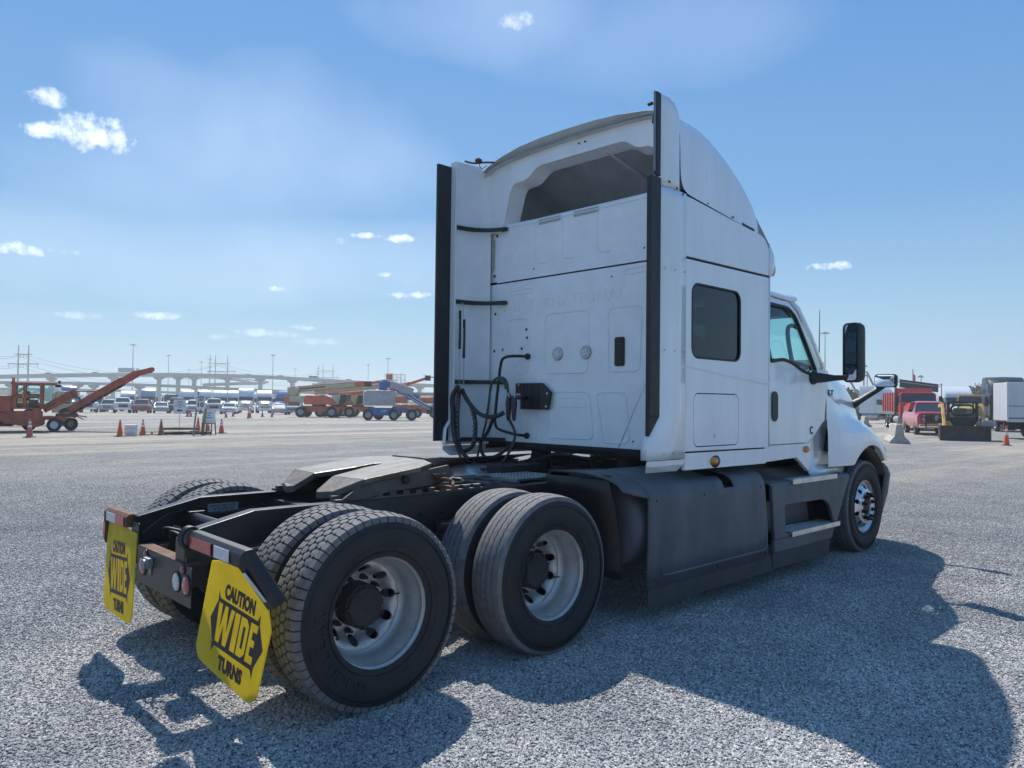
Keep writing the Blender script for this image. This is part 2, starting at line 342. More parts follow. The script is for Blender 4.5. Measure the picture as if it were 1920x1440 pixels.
# ------------------------------------------------------------------ gravel yard
def gravel_mat():
    mt = bpy.data.materials.new('gravel'); mt.use_nodes = True; t = mt.node_tree; b = t.nodes['Principled BSDF']; L = t.links.new
    co = t.nodes.new('ShaderNodeTexCoord'); N = lambda k: t.nodes.new(k)
    def vor(sc):
        v = N('ShaderNodeTexVoronoi'); v.inputs['Scale'].default_value = sc; L(co.outputs['Object'], v.inputs['Vector']); return v
    v1 = vor(62); v2 = vor(120)
    def ramp(src, stops):
        r = N('ShaderNodeValToRGB'); e = r.color_ramp.elements
        while len(e) < len(stops): e.new(.5)
        for q, (p_, c) in zip(e, stops): q.position = p_; q.color = (*c, 1)
        L(src, r.inputs[0]); return r
    sep = N('ShaderNodeSeparateColor'); L(v1.outputs['Color'], sep.inputs[0])
    r1 = ramp(sep.outputs[0], [(0,(.11,.115,.12)),(.35,(.22,.22,.22)),(.7,(.31,.305,.295)),(.9,(.42,.395,.36)),(1,(.58,.56,.53))])
    n1 = N('ShaderNodeTexNoise'); n1.inputs['Scale'].default_value = .8; n1.inputs['Detail'].default_value = 10; n1.inputs['Roughness'].default_value = .75; L(co.outputs['Object'], n1.inputs['Vector'])
    # pale dusty wheel tracks running across the yard
    mp = N('ShaderNodeMapping'); mp.inputs['Rotation'].default_value = (0, 0, -(YAW-pi/2)); mp.inputs['Scale'].default_value = (.035, .30, 1); L(co.outputs['Object'], mp.inputs[0])
    n2 = N('ShaderNodeTexNoise'); n2.inputs['Scale'].default_value = 1.0; n2.inputs['Detail'].default_value = 5; n2.inputs['Roughness'].default_value = .6; L(mp.outputs[0], n2.inputs['Vector'])
    rt2 = ramp(n2.outputs['Fac'], [(.47,(0,0,0)),(.60,(1,1,1))])
    # only beyond the truck, where the yard is driven on
    dv = N('ShaderNodeVectorMath'); dv.operation = 'DOT_PRODUCT'; L(co.outputs['Object'], dv.inputs[0]); dv.inputs[1].default_value = FH
    mr = N('ShaderNodeMapRange'); mr.inputs['From Min'].default_value = 8; mr.inputs['From Max'].default_value = 16; L(dv.outputs['Value'], mr.inputs[0])
    mu = N('ShaderNodeMath'); mu.operation = 'MULTIPLY'; L(rt2.outputs[0], mu.inputs[0]); L(mr.outputs[0], mu.inputs[1])
    mu2 = N('ShaderNodeMath'); mu2.operation = 'MULTIPLY'; L(mu.outputs[0], mu2.inputs[0]); mu2.inputs[1].default_value = .75
    mx = N('ShaderNodeMix'); mx.data_type = 'RGBA'; L(mu2.outputs[0], mx.inputs[0]); L(r1.outputs[0], mx.inputs[6]); mx.inputs[7].default_value = (.52,.455,.36,1)
    rn = ramp(n1.outputs['Fac'], [(.3,(.78,.78,.79)),(.7,(1.24,1.23,1.21))])
    m2 = N('ShaderNodeMix'); m2.data_type = 'RGBA'; m2.blend_type = 'MULTIPLY'; m2.inputs[0].default_value = 1; L(mx.outputs[2], m2.inputs[6]); L(rn.outputs[0], m2.inputs[7])
    L(m2.outputs[2], b.inputs['Base Color']); b.inputs['Roughness'].default_value = .85; b.inputs['Specular IOR Level'].default_value = .3
    ad = N('ShaderNodeMath'); ad.operation = 'ADD'; L(v1.outputs['Distance'], ad.inputs[0]); L(v2.outputs['Distance'], ad.inputs[1])
    bp = N('ShaderNodeBump'); bp.invert = True; bp.inputs['Strength'].default_value = .9; bp.inputs['Distance'].default_value = .02; L(ad.outputs[0], bp.inputs['Height']); L(bp.outputs[0], b.inputs['Normal'])
    return mt
GM = gravel_mat()
g = MB(); rows = []
for d in [-600, -100, 0, 39, 45, 52, 60, 70, 80, 90, 100, 110, 120, 128, 140, 400, 1500]: rows.append([Vector((CAMP.x, CAMP.y, gz(d)))+FH*d+RH*w-Vector((0,0,0)) for w in (-1500, -300, 0, 300, 1500)])
g.grid(rows)
struct(g.build('gravel_ground', GM, smooth=True, fix=True))
def stone_mat():
    mt = bpy.data.materials.new('stone'); mt.use_nodes = True; t = mt.node_tree; b = t.nodes['Principled BSDF']
    oi = t.nodes.new('ShaderNodeObjectInfo'); r = t.nodes.new('ShaderNodeValToRGB'); e = r.color_ramp.elements
    st = [(0,(.19,.193,.197)),(.4,(.27,.27,.272)),(.72,(.345,.342,.335)),(.93,(.42,.405,.38)),(1,(.54,.53,.51))]
    while len(e) < 5: e.new(.5)
    for q, (p_, c) in zip(e, st): q.position = p_; q.color = (*c, 1)
    t.links.new(oi.outputs['Random'], r.inputs[0]); b.inputs['Roughness'].default_value = .8
    ge = t.nodes.new('ShaderNodeNewGeometry'); nz = t.nodes.new('ShaderNodeTexNoise'); nz.inputs['Scale'].default_value = .9; nz.inputs['Detail'].default_value = 5; t.links.new(ge.outputs['Position'], nz.inputs['Vector'])
    r2 = t.nodes.new('ShaderNodeValToRGB'); r2.color_ramp.elements[0].position = .33; r2.color_ramp.elements[0].color = (.90,.90,.91,1); r2.color_ramp.elements[1].position = .68; r2.color_ramp.elements[1].color = (1.46,1.43,1.38,1); t.links.new(nz.outputs['Fac'], r2.inputs[0])
    mm = t.nodes.new('ShaderNodeMix'); mm.data_type = 'RGBA'; mm.blend_type = 'MULTIPLY'; mm.inputs[0].default_value = 1; t.links.new(r.outputs[0], mm.inputs[6]); t.links.new(r2.outputs[0], mm.inputs[7]); t.links.new(mm.outputs[2], b.inputs['Base Color'])
    return mt
SM = stone_mat()
def gravel_near():
    rnd = random.Random(3); protos = bpy.data.collections.new('stones')
    for k in range(6):
        b = bmesh.new(); bmesh.ops.create_icosphere(b, subdivisions=1, radius=.0068)
        for v in b.verts: v.co *= rnd.uniform(.65, 1.2)
        sc = Vector((rnd.uniform(.9,1.4), rnd.uniform(.7,1.0), rnd.uniform(.5,.8)))
        for v in b.verts: v.co = Vector((v.co.x*sc.x, v.co.y*sc.y, v.co.z*sc.z))
        me = bpy.data.meshes.new('stone'); b.to_mesh(me); b.free(); me.materials.append(SM)
        o = bpy.data.objects.new('stone', me); protos.objects.link(o)
    # trapezoid patches of falling density away from the photographer
    ng = bpy.data.node_groups.new('scatter', 'GeometryNodeTree'); ng.interface.new_socket('Geometry', in_out='INPUT', socket_type='NodeSocketGeometry'); ng.interface.new_socket('Geometry', in_out='OUTPUT', socket_type='NodeSocketGeometry')
    N = ng.nodes.new; L = ng.links.new; i = N('NodeGroupInput'); o_ = N('NodeGroupOutput'); d = N('GeometryNodeDistributePointsOnFaces')
    at = N('GeometryNodeInputNamedAttribute'); at.inputs['Name'].default_value = 'dens'; L(at.outputs['Attribute'], d.inputs['Density'])
    ci = N('GeometryNodeCollectionInfo'); ci.inputs['Collection'].default_value = protos; ci.inputs['Separate Children'].default_value = True; ci.inputs['Reset Children'].default_value = True
    ip = N('GeometryNodeInstanceOnPoints'); ip.inputs['Pick Instance'].default_value = True
    rr = N('FunctionNodeRandomValue'); rr.data_type = 'FLOAT_VECTOR'; rr.inputs[0].default_value = (-.5,-.5,0); rr.inputs[1].default_value = (.5,.5,6.283)
    rs = N('FunctionNodeRandomValue'); rs.inputs[2].default_value = .5; rs.inputs[3].default_value = 1.5; rs.inputs['Seed'].default_value = 5
    L(i.outputs[0], d.inputs['Mesh']); L(d.outputs['Points'], ip.inputs['Points']); L(ci.outputs[0], ip.inputs['Instance']); L(rr.outputs[0], ip.inputs['Rotation']); L(rs.outputs[1], ip.inputs['Scale']); L(ip.outputs[0], o_.inputs[0])
    v = []; f = []; dn = []; K = 16
    for i_ in range(K+1):
        dd = 1.4*(24/1.4)**(i_/K); w_ = dd*.80+.5
        for s_ in (-w_, w_): p = CAMP+FH*dd+RH*s_; v.append((p.x,p.y,.003))
        t_ = max(0, min(1, (dd-3)/17)); dn += [12500*(1-t_)**3.6]*2
        if i_: k = 2*i_; f.append((k-2,k,k+1,k-1))
    o = obj('loose_gravel', v, f, SM, stuff=True); o['label'] = 'loose grey and pale crushed stones covering the yard in the foreground'; o['category'] = 'gravel'
    if o.data.polygons[0].normal.z < 0: o.data.flip_normals()
    A = o.data.attributes.new('dens', 'FLOAT', 'POINT'); A.data.foreach_set('value', dn)
    md = o.modifiers.new('g', 'NODES'); md.node_group = ng
gravel_near()
# ================================================================== THE TRUCK
T = thing('semi_truck', 'white semi truck tractor with tall sleeper cab and yellow mud flaps in the foreground', 'truck')
# ---- frame rails: web plate, top and bottom flanges
for s in (-1, 1):
    b = MB(); y0 = s*.43; y1 = s*.42; yi = s*.345
    prof = [(-.72,.72),(6.95,.72),(6.95,.975),(-.345,.975),(-.72,.89)]
    b.prism(prof, 1, min(y0,y1), max(y0,y1))
    top = [(-.72,.89),(-.345,.975),(6.95,.975)]
    v = []
    for x, z in top: v += [(x,y0,z+.008),(x,yi,z+.008),(x,yi,z-.002),(x,y0,z-.002)]
    f = [(0,1,2,3)]
    for i in range(2): a = i*4; f += [(a+j, a+(j+1)%4, a+4+(j+1)%4, a+4+j) for j in range(4)]
    b.add(v, f)
    b.box((-.72,min(y0,yi),.712),(6.95,max(y0,yi),.722))
    b.build('frame_rail', 'frame', T, bevel=.004, fix=True)
b = MB(); b.tube([(-.40,-.42,.86),(-.40,.42,.86)], .035, sub=1, n=12); b.box((-.44,-.42,.885),(-.36,-.30,.905)); b.box((-.44,.28,.885),(-.34,.42,.905)); b.build('crossmember', 'frame', T, bevel=.003)
for x in (.15, .75, 1.9, 2.6, 3.6, 5.0):
    b = MB(); b.box((x,-.42,.74),(x+.09,.42,.93)); b.build('crossmember', 'grime', T)
for s in (-1,1):   # rail ends
    b = MB(); b.box((-.73, min(s*.43,s*.30), .712), (-.722, max(s*.43,s*.30), .86)); b.box((-.72,min(s*.42,s*.41),.60),(-.60,max(s*.42,s*.41),.74)); b.build('rail_end_plate', 'frame', T, bevel=.003)
# tail light plate
b = MB(); b.box((-.742,-.56,.525),(-.736,.27,.735)); P = b.build('tail_light_plate', 'frame', T, bevel=.002)
b = MB(); b.box((-.742,-.50,.735),(-.665,.27,.741)); b.build('plate_ledge', 'rust', P)
def lamp(y, z, r, mt_, name='tail_light'):
    b = MB(); b.lathe([(.0001,-.016),(r*.5,-.015),(r*.9,-.010),(r,-.004),(r,0)], (-.742,y,z), 0, 20); L_ = b.build(name, mt_, P, smooth=True)
    b = MB(); b.lathe([(r,-.008),(r+.008,-.006),(r+.008,0)], (-.742,y,z), 0, 20); b.build('lamp_grommet', 'black', P)
lamp(.165,.632,.05,'redlens'); lamp(-.365,.632,.05,'clearlens','reverse_light'); lamp(-.50,.635,.05,'redlens'); lamp(.115,.708,.02,'redlens','marker_light'); lamp(-.455,.712,.02,'redlens','marker_light')
b = MB(); b.box((-.775,.0,.655),(-.742,.075,.70)); b.cyl((-.79,.037,.665),(-.742,.037,.665),.028,n=14); b.box((-.75,.02,.60),(-.742,.05,.655)); b.build('trailer_socket', 'pole', T, bevel=.003)
# cables and valves between the rails at the back
b = MB(); b.tube([(-.56,.24,.76),(-.60,.14,.82),(-.56,.02,.79),(-.52,-.06,.72)], .008); b.tube([(-.58,.3,.78),(-.60,.22,.83),(-.48,.12,.80),(-.3,.05,.78)], .008); b.tube([(-.5,-.2,.75),(-.58,-.1,.84),(-.45,.1,.83)], .01); b.build('air_line', 'black', T, smooth=True)
b = MB(); b.cyl((-.52,.05,.72),(-.52,.05,.83),.05); b.box((-.6,-.15,.70),(-.45,-.02,.78)); b.build('relay_valve', 'grime', T, bevel=.005)
for q in ([(-.70,.30,.80),(-.5,.36,.90),(-.2,.38,.86),(.1,.38,.90)], [(-.55,-.32,.80),(-.3,-.36,.88),(0,-.38,.84),(.2,-.38,.90)]): b = MB(); b.tube(q, .009); b.build('frame_cable', 'black', T, smooth=True)
b = MB(); b.cyl((-.50,.30,.80),(-.50,.36,.80),.02); b.build('brass_fitting', 'alu', T)
# ---- sticker on the rail
b = MB(); b.box((-.27,.414,.853),(-.065,.417,.925)); P = b.build('warning_sticker', 'sticker', T)
text('sticker_text', 'DO NOT DRILL HOLES\nIN OR WELD TO\nFRAME FLANGES', .02, (-.168,.4125,.889), (1,0,0), (0,0,1), 'ink', P, fit=(.18,.055), extrude=.0008)
# ---- flap hangers
def hanger(name, pts, w, h, mt_, tapes):
    b = MB(); rows = []
    for i, p_ in enumerate(pts):
        p_ = Vector(p_); d = ((Vector(pts[i+1]) if i < len(pts)-1 else p_)-(Vector(pts[i-1]) if i else p_)).normalized(); n = Vector((1,0,0)); n = (n-d*n.dot(d)).normalized(); u = d.cross(n)
        if u.z < 0: u = -u
        rows.append([p_+n*w*a+u*h*c for a, c in ((-.5,-.5),(.35,-.5),(.5,-.3),(.5,.35),(.35,.5),(-.2,.5),(-.5,.25))])
    b.loft(rows); o = b.build(name, mt_, T, bevel=.004, fix=True)
    for a, c, z0, z1, m2 in tapes:
        A, B = Vector(a), Vector(c); b = MB(); n = Vector((-.003,0,0)); up_ = Vector((0,0,1)); d = (B-A).normalized(); u = Vector((1,0,0)).cross(d); u = u if u.z > 0 else -u
        v = [A+u*z0, B+u*z0, B+u*z1, A+u*z1]; b.add(v+[q+n for q in v], [(0,1,2,3),(7,6,5,4),(0,4,5,1),(1,5,6,2),(2,6,7,3),(3,7,4,0)]); b.build('reflective_tape', m2, o)
    return o
hanger('flap_hanger', [(-.725,-.50,.885),(-.725,-.62,.885),(-.725,-1.17,.88),(-.60,-1.235,.66)], .075, .085, 'black',
    [((-.766,-.60,.885),(-.766,-.86,.884),-.035,.022,'red'),((-.766,-.90,.884),(-.766,-1.07,.882),-.035,.022,'silverrefl'),((-.745,-1.195,.82),(-.655,-1.235,.68),-.03,.005,'silverrefl')])
hanger('flap_hanger', [(-.725,.43,.86),(-.725,.60,.86),(-.725,.86,.86),(-.70,.955,.68)], .075, .08, 'rust',
    [((-.766,.46,.86),(-.766,.62,.86),-.035,.02,'red'),((-.766,.62,.86),(-.766,.80,.86),-.035,.02,'silverrefl'),((-.755,.885,.81),(-.745,.935,.70),-.03,.01,'red')])
b = MB(); b.tube([(-.74+.05*cos(a), -.50-.03*a/6.28, .885+.055*sin(a)) for a in [i*.5 for i in range(26)]], .010, sub=2); b.build('hanger_spring', 'black', T, smooth=True)
# ---- mud flaps with printed lettering.  Local frame: U outward, V up
def flap(A, U, V, outline, mirror=1):
    A = Vector(A); U = Vector(U).normalized(); V = Vector(V).normalized(); N = U.cross(V)
    if N.x > 0: N = -N
    ol = rpoly(outline, [0,.09,.09,.02,.02,.01], 6)
    b = MB(); n = len(ol); v = [A+U*p+V*q for p, q in ol]+[A+U*p+V*q-N*.008 for p, q in ol]
    b.add(v, [tuple(range(n)), tuple(range(n,2*n))[::-1]]+[(i,(i+1)%n,n+(i+1)%n,n+i) for i in range(n)])
    fl = b.build('mud_flap', 'yellow', T, fix=True)
    return fl, A, U, V, N
def flap_print(fl, A, U, V, N, c, ux, vy):
    # ux,vy: unit vectors of the lettering in flap coordinates; c: centre
    def W(p, q, k=.0015): return A+U*(c[0]+ux[0]*p+vy[0]*q)+V*(c[1]+ux[1]*p+vy[1]*q)+N*k
    def patch(poly, nm, mt_, k): 
        b = MB(); n = len(poly); v = [W(p,q,k) for p,q in poly]+[W(p,q,0) for p,q in poly]
        b.add(v, [tuple(range(n)), tuple(range(n,2*n))[::-1]]+[(i,(i+1)%n,n+(i+1)%n,n+i) for i in range(n)]); b.build(nm, mt_, fl, fix=True)
    def txt(nm, s, size, q, fit, mt_, k, off, sh=0):
        v, f = text_geo(s, size, extrude=.0006, offset=off, spacing=1.02)
        x0=min(p.x for p in v); x1=max(p.x for p in v); y0=min(p.y for p in v); y1=max(p.y for p in v)
        pts = []
        for p in v:
            a = (p.x-(x0+x1)/2)*fit[0]/(x1-x0); bb = (p.y-(y0+y1)/2)*fit[1]/(y1-y0); pts.append(W(a+sh*bb, q+bb, k+p.z))
        obj(nm, pts, f, mt_, fl)
    txt('caution_print', 'CAUTION', .08, .172, (.245,.078), 'ink', .0012, .0052)
    txt('turns_print', 'TURNS', .08, -.19, (.20,.078), 'ink', .0012, .0052)
    hexo = [(-.21,.0),(-.165,.105),(-.168,.160),(-.150,.122),(.155,.122),(.170,.160),(.175,.105),(.222,.0),(.172,-.105),(.170,-.165),(.15,-.124),(-.15,-.124),(-.170,-.165),(-.172,-.105)]
    Hh = .100
    def let(poly, x0, w): return [(x0+p*w+.06*(q*2*Hh-Hh), (q*2-1)*Hh) for p, q in poly]
    holes = [let([(0,1),(.24,1),(.27,.34),(.41,1),(.59,1),(.69,.34),(.78,1),(1,1),(.80,0),(.58,0),(.47,.50),(.37,0),(.13,0)], -.162, .134),
             let([(0,0),(1,0),(1,1),(0,1)], -.021, .040), let([(0,0),(.66,0),(1,.14),(1,.86),(.66,1),(0,1)], .028, .066), let([(0,0),(1,0),(1,.2),(.42,.2),(.42,.42),(.86,.42),(.86,.6),(.42,.6),(.42,.8),(1,.8),(1,1),(0,1)], .104, .056)]
    loops = [[Vector((a, b_, 0)) for a, b_ in L_] for L_ in [hexo]+holes]
    tris = geometry.tessellate_polygon(loops); flat = [v for L_ in loops for v in L_]
    obj('arrow_print', [W(v.x, v.y, .0015) for v in flat], [tuple(q) for q in tris], 'ink', fl)
    patch(let([(.38,.22),(.62,.22),(.62,.78),(.38,.78)], .028, .066), 'letter_counter', 'ink', .0015)
UR = Vector((.115,-.60,0)).normalized()
fl = flap((-.735,-.60,0), UR, (0,0,1), [(.14,.80),(.0,.30),(.50,.145),(.615,.53),(.56,.78),(.45,.83)])
flap_print(*fl, (.345,.475), (cos(radians(-12)), sin(radians(-12))), (sin(radians(12)), cos(radians(12))))
fl = flap((-.742,.30,0), (0,1,0), (0,0,1), [(.0,.80),(.06,.235),(.615,.245),(.575,.60),(.56,.70),(.52,.82)])
flap_print(*fl, (.31,.50), (-cos(radians(3)), sin(radians(3))), (sin(radians(3)), cos(radians(3))))
# ---- wheels.  Built with the axle along y, outboard side at -y, centre at the origin
PITCH_R = .500
def crown(v): return -.014*(abs(v)/.118)**2.4
def wrap(u, v, h): r = PITCH_R+h+crown(v); return Vector((r*sin(u/PITCH_R), v, r*cos(u/PITCH_R)))
def carcass(name, parent):
    prof = [(.288,-.112),(.300,-.118),(.33,-.128),(.37,-.137),(.40,-.140),(.43,-.137),(.455,-.131),(.476,-.126),(.487,-.121)]
    full = [(r,t) for r,t in prof]+[(PITCH_R+crown(v), v) for v in (-.118,-.08,-.04,0,.04,.08,.118)]+[(r,-t) for r,t in prof[::-1]]
    # low raised rings on the sidewall
    b = MB(); b.lathe(full, n=96)
    for rr in (.318,.352,.446): b.lathe([(rr-.003,-.1265-(rr-.33)*.12),(rr,-.1335-(rr-.33)*.09 if rr<.42 else -.1365),(rr+.003,-.1275-(rr-.33)*.12 if rr<.42 else -.132)], n=96)
    return b.build(name, 'rubber', parent, smooth=True, auto=40)
def tread_drive():
    b = MB(); n = 62; C = 2*pi*PITCH_R; du = C/n; rows = [-.069,-.023,.023,.069]; gap = .0085; H = .016
    for ri, vc in enumerate(rows):
        for k in range(n):
            u0 = (k+.5*(ri%2))*du; a = du*.5-gap*.5; w = .031-gap*.5+0.0; jit = random.Random(k*7+ri).uniform(-.001,.001)
            poly = [(-a*1.22,0+jit),(-a*.66,w*.80),(a*.40,w*.88),(a*1.22,jit),(a*.66,-w*.80),(-a*.40,-w*.88)]
            base = [wrap(u0+p, vc+q, 0) for p, q in poly]; top = [wrap(u0+p*.93, vc+q*.93, H-.0005) for p, q in poly]
            m_ = len(b.v); b.add(base+top+[wrap(u0,vc,H+.0008)], [(i,(i+1)%6,6+(i+1)%6,6+i) for i in range(6)]+[(6+i,6+(i+1)%6,12) for i in range(6)])
    for s in (-1,1):     # shoulder lugs
        for k in range(n):
            u0 = (k+(.0 if s<0 else .5))*du; a = du*.5-gap*.35
            P = [(-a,s*.090),(-a*.1,s*.083),(a,s*.091),(a,s*.120),(-a,s*.120)]
            lo = [wrap(u0+p,q,-.002) for p,q in P]; hi = [wrap(u0+p*.96,q,H) for p,q in P]
            dn = [Vector((.472*sin((u0+p*.96)/PITCH_R), s*.1285, .472*cos((u0+p*.96)/PITCH_R))) for p in (a,-a)]
            f = [(0,1,6,5),(1,2,7,6),(2,3,8,7),(4,0,5,9),(5,6,7,8,9),(8,10,11,9),(3,10,8),(4,9,11)]
            b.add(lo+hi+dn, f if s < 0 else [q[::-1] for q in f])
    return b
def tread_rib():
    b = MB(); n = 120; C = 2*pi*PITCH_R; du = C/n; H = .013
    ribs = [(-.116,-.073),(-.067,-.026),(-.020,.020),(.026,.067),(.073,.116)]
    for ri, (v0, v1) in enumerate(ribs):
        rows = []
        for k in range(n+1):
            u = k*du; z = (.0035 if k%2 else -.0035)
            e0 = v0+(z if ri else 0); e1 = v1+(z if ri < 4 else 0)
            row = [wrap(u,e0,0),wrap(u,e0+.001,H),wrap(u,(e0+e1)/2,H+.0008),wrap(u,e1-.001,H),wrap(u,e1,0)]
            if ri == 0: row = [Vector((.474*sin(u/PITCH_R),-.128,.474*cos(u/PITCH_R)))]+row[1:]
            if ri == 4: row = row[:-1]+[Vector((.474*sin(u/PITCH_R),.128,.474*cos(u/PITCH_R)))]
            rows.append(row)
        b.grid(rows)
        # sipe ticks at the rib edges
    return b
def circ(cx, cy, r, n=16, ph=0): return [(cx+r*cos(ph+2*pi*i/n), cy+r*sin(ph+2*pi*i/n)) for i in range(n)]
def handhole_disc(name, parent, mt_, n, ri, ro, rh, rad, yf, th=.012, ph=0):
    """annular disc ri..ro with n round openings; yf(r) gives its dish"""
    b = MB()
    for k in range(n):
        c = 2*pi*(k+ph)/n; h = pi/n; K = 24
        # sector boundary points and the hole rim, both counter-clockwise from the outer middle
        bd = []; hl = []
        for i in range(K):
            a = 2*pi*i/K; hl.append((rh+rad*cos(a), rad*sin(a)/rh))
            ca, sa = cos(a), sin(a); e = max(abs(ca), abs(sa)); q, w = ca/e, sa/e
            bd.append(((ro+ri)/2+(ro-ri)/2*q, h*w))
        rows = []
        for t in (0,.35,.7,1):
            rows.append([Vector(((r0*(1-t)+r1*t)*cos(c+a0*(1-t)+a1*t), yf(r0*(1-t)+r1*t), (r0*(1-t)+r1*t)*sin(c+a0*(1-t)+a1*t))) for (r0,a0),(r1,a1) in zip(bd, hl)])
        rows.append([p+Vector((0,th,0)) for p in rows[-1]])
        b.grid(rows, True)
    return b.build(name, mt_, parent, smooth=True, auto=40, fix=True)
def make_dual_wheel(tread):
    w = bpy.data.objects.new('rear_wheel', None); COL.objects.link(w); w.parent = T
    carcass('tyre', w); (tread_drive() if tread == 'drive' else tread_rib()).build('tread', 'tread', w, fix=True, stuff=True)
    b = MB(); b.lathe([(.286,-.100),(.292,-.110),(.299,-.112),(.2985,-.104),(.290,-.098),(.282,-.090),(.279,-.055),(.268,-.040),(.262,.03),(.248,.058),(.236,.068),(.236,.075),(.27,.075),(.282,.11),(.29,.11)], n=72)
    rim = b.build('rim', 'wheelalu', w, smooth=True, auto=40)
    handhole_disc('wheel_disc', w, 'wheelalu', 10, .10, .237, .193, .0265, lambda r: .075+.075*(lambda k: k*k*(3-2*k))(min(1,max(0,(.222-r)/.062))), ph=.25)
    b = MB(); b.cyl((0,.20,0),(0,.23,0),.20,n=32); b.build('brake_drum', 'hub', w)
    b = MB(); b.lathe([(.0001,.028),(.098,.028),(.104,.033),(.106,.045),(.116,.048),(.119,.056),(.119,.10),(.122,.15),(.124,.22)], n=40)
    for i in range(8): a = 2*pi*i/8; b.cyl((.108*cos(a),.034,.108*sin(a)),(.108*cos(a),.055,.108*sin(a)),.009,n=6)
    for i in range(10): a = 2*pi*i/10; b.cyl((.1455*cos(a),.125,.1455*sin(a)),(.1455*cos(a),.155,.1455*sin(a)),.0165,n=8); b.cyl((.1455*cos(a),.095,.1455*sin(a)),(.1455*cos(a),.13,.1455*sin(a)),.010,n=8)
    b.build('hub', 'hub', w, smooth=True, auto=35)
    b = MB(); b.tube([(.20,.10,.02),(.205,.06,.03),(.215,.03,.04)], .0045); b.build('valve_stem', 'hub', w)
    return w
def sidewall_text(w, s, r, a0, step, size):
    V = []; F = []
    for i, ch in enumerate(s):
        v, f = text_geo(ch, size, extrude=.0026, offset=.002)
        a = radians(a0)+i*step; k = len(V)
        for p in v:
            rr = r+p.y; aa = a+p.x/r
            # angle measured clockwise as seen from the outboard side
            V.append(Vector((rr*sin(aa), -.139+p.z*1.6+abs(rr-.40)*.03, rr*cos(aa))))
        F += [tuple(j+k for j in q) for q in f]
    o = obj('sidewall_lettering', V, F, 'rubber', w)
    return o
def cp_tree(o, par, skip=()):
    c = o.copy(); COL.objects.link(c); c.parent = par
    for k in list(o.children):
        if k.name.split('.')[0] not in skip: cp_tree(k, c, skip)
    return c
WD = make_dual_wheel('drive'); WD.location = (0,-1.085,.505)
sidewall_text(WD, 'GOODYEAR', .372, 200, .19, .085)
WRb = make_dual_wheel('rib'); WRb.location = (1.32,-1.085,.505); WRb.rotation_euler = (0, .5, 0)
for src, x in ((WD, 0), (WRb, 1.32)):
    SK = ('hub','brake_drum','valve_stem','sidewall_lettering'); c = cp_tree(src, T, SK); c.location = (x,-.735,.505); c.rotation_euler = (0, .3, pi)
    for y, rz in ((1.085, pi), (.735, 0)):
        c = cp_tree(src, T, () if y > 1 else SK); c.location = (x, y, .505); c.rotation_euler = (0, 1.1, rz)
# front wheels
def make_front():
    w = bpy.data.objects.new('front_wheel', None); COL.objects.link(w); w.parent = T
    carcass('tyre', w)
    b = tread_rib(); b.build('tread', 'tread', w, fix=True, stuff=True)
    b = MB(); b.lathe([(.286,-.100),(.292,-.112),(.299,-.112),(.2985,-.104),(.288,-.098),(.278,-.090),(.270,-.07),(.262,-.068),(.25,-.075)], n=72); b.build('rim', 'polish', w, smooth=True, auto=50)
    handhole_disc('wheel_disc', w, 'polish', 10, .160, .256, .208, .025, lambda r: -.074-.062*sin(min(1,max(0,(.255-r)/.095))*pi/2)**1.1, ph=.5)
    b = MB(); b.lathe([(.166,-.136),(.160,-.142),(.112,-.142),(.108,-.136),(.106,-.08)], n=60); b.build('wheel_centre', 'polish', w, smooth=True, auto=35)
    b = MB(); b.lathe([(.106,-.10),(.10,-.105),(.085,-.108),(.082,-.135),(.06,-.14),(.0001,-.14)], n=36)
    b.build('hub', 'hub', w, smooth=True, auto=35)
    for i in range(10):
        a = 2*pi*(i+.5)/10; b = MB(); b.cyl((.136*cos(a),-.142,.136*sin(a)),(.136*cos(a),-.152,.136*sin(a)),.023,n=12); b.cyl((.136*cos(a),-.152,.136*sin(a)),(.136*cos(a),-.205,.136*sin(a)),.0155,.013,n=8); b.build('lug_nut', 'black', w)
    b = MB(); b.cyl((0,-.05,0),(0,.08,0),.21,n=32); b.build('brake_drum', 'hub', w)
    return w
WF = make_front(); WF.location = (6.43,-1.04,.505)
c = cp_tree(WF, T); c.location = (6.43,1.04,.505); c.rotation_euler = (0,0,pi)
# axles, drums, suspension, lines in the shade between the wheels
for x in (0, 1.32):
    b = MB(); b.cyl((x,-.95,.505),(x,.95,.505),.075,n=20); b.sph((x,0,.505), .21, 10, (1,.9,1)); b.cyl((x+(.25 if x else .25),0,.53),(x,0,.505),.09,n=16); b.build('drive_axle', 'grime', T, smooth=True)
    for s in (-1,1):
        b = MB(); b.lathe([(.0001,-.09),(.085,-.088),(.105,-.05),(.108,0),(.105,.05),(.085,.088),(.0001,.09)], (x-.32,s*.53,.66), 2, 20); b.cyl((x-.32,s*.53,.75),(x-.32,s*.53,.80),.10,n=16); b.build('air_bag', 'grime', T, smooth=True)
        b = MB(); b.lathe([(.0001,-.07),(.06,-.07),(.075,-.04),(.075,.0),(.088,.0),(.088,.02),(.07,.05),(.0001,.055)], (x+.22,s*.42,.62), 0, 18); b.build('brake_chamber', 'grime', T, smooth=True)
        b = MB(); b.box((x-.45,s*.49-.04,.50),(x+.45,s*.49+.04,.56)); b.box((x+.36,s*.49-.05,.50),(x+.50,s*.49+.05,.85)); b.build('trailing_arm', 'grime', T, bevel=.01)
    b = MB(); b.tube([(x-.2,-.44,.85),(x-.05,-.47,.75),(x+.15,-.46,.8),(x+.4,-.46,.86)], .012); b.tube([(x+.1,-.46,.62),(x+.2,-.5,.74),(x+.45,-.46,.78)], .010); b.build('brake_line', 'black', T, smooth=True)
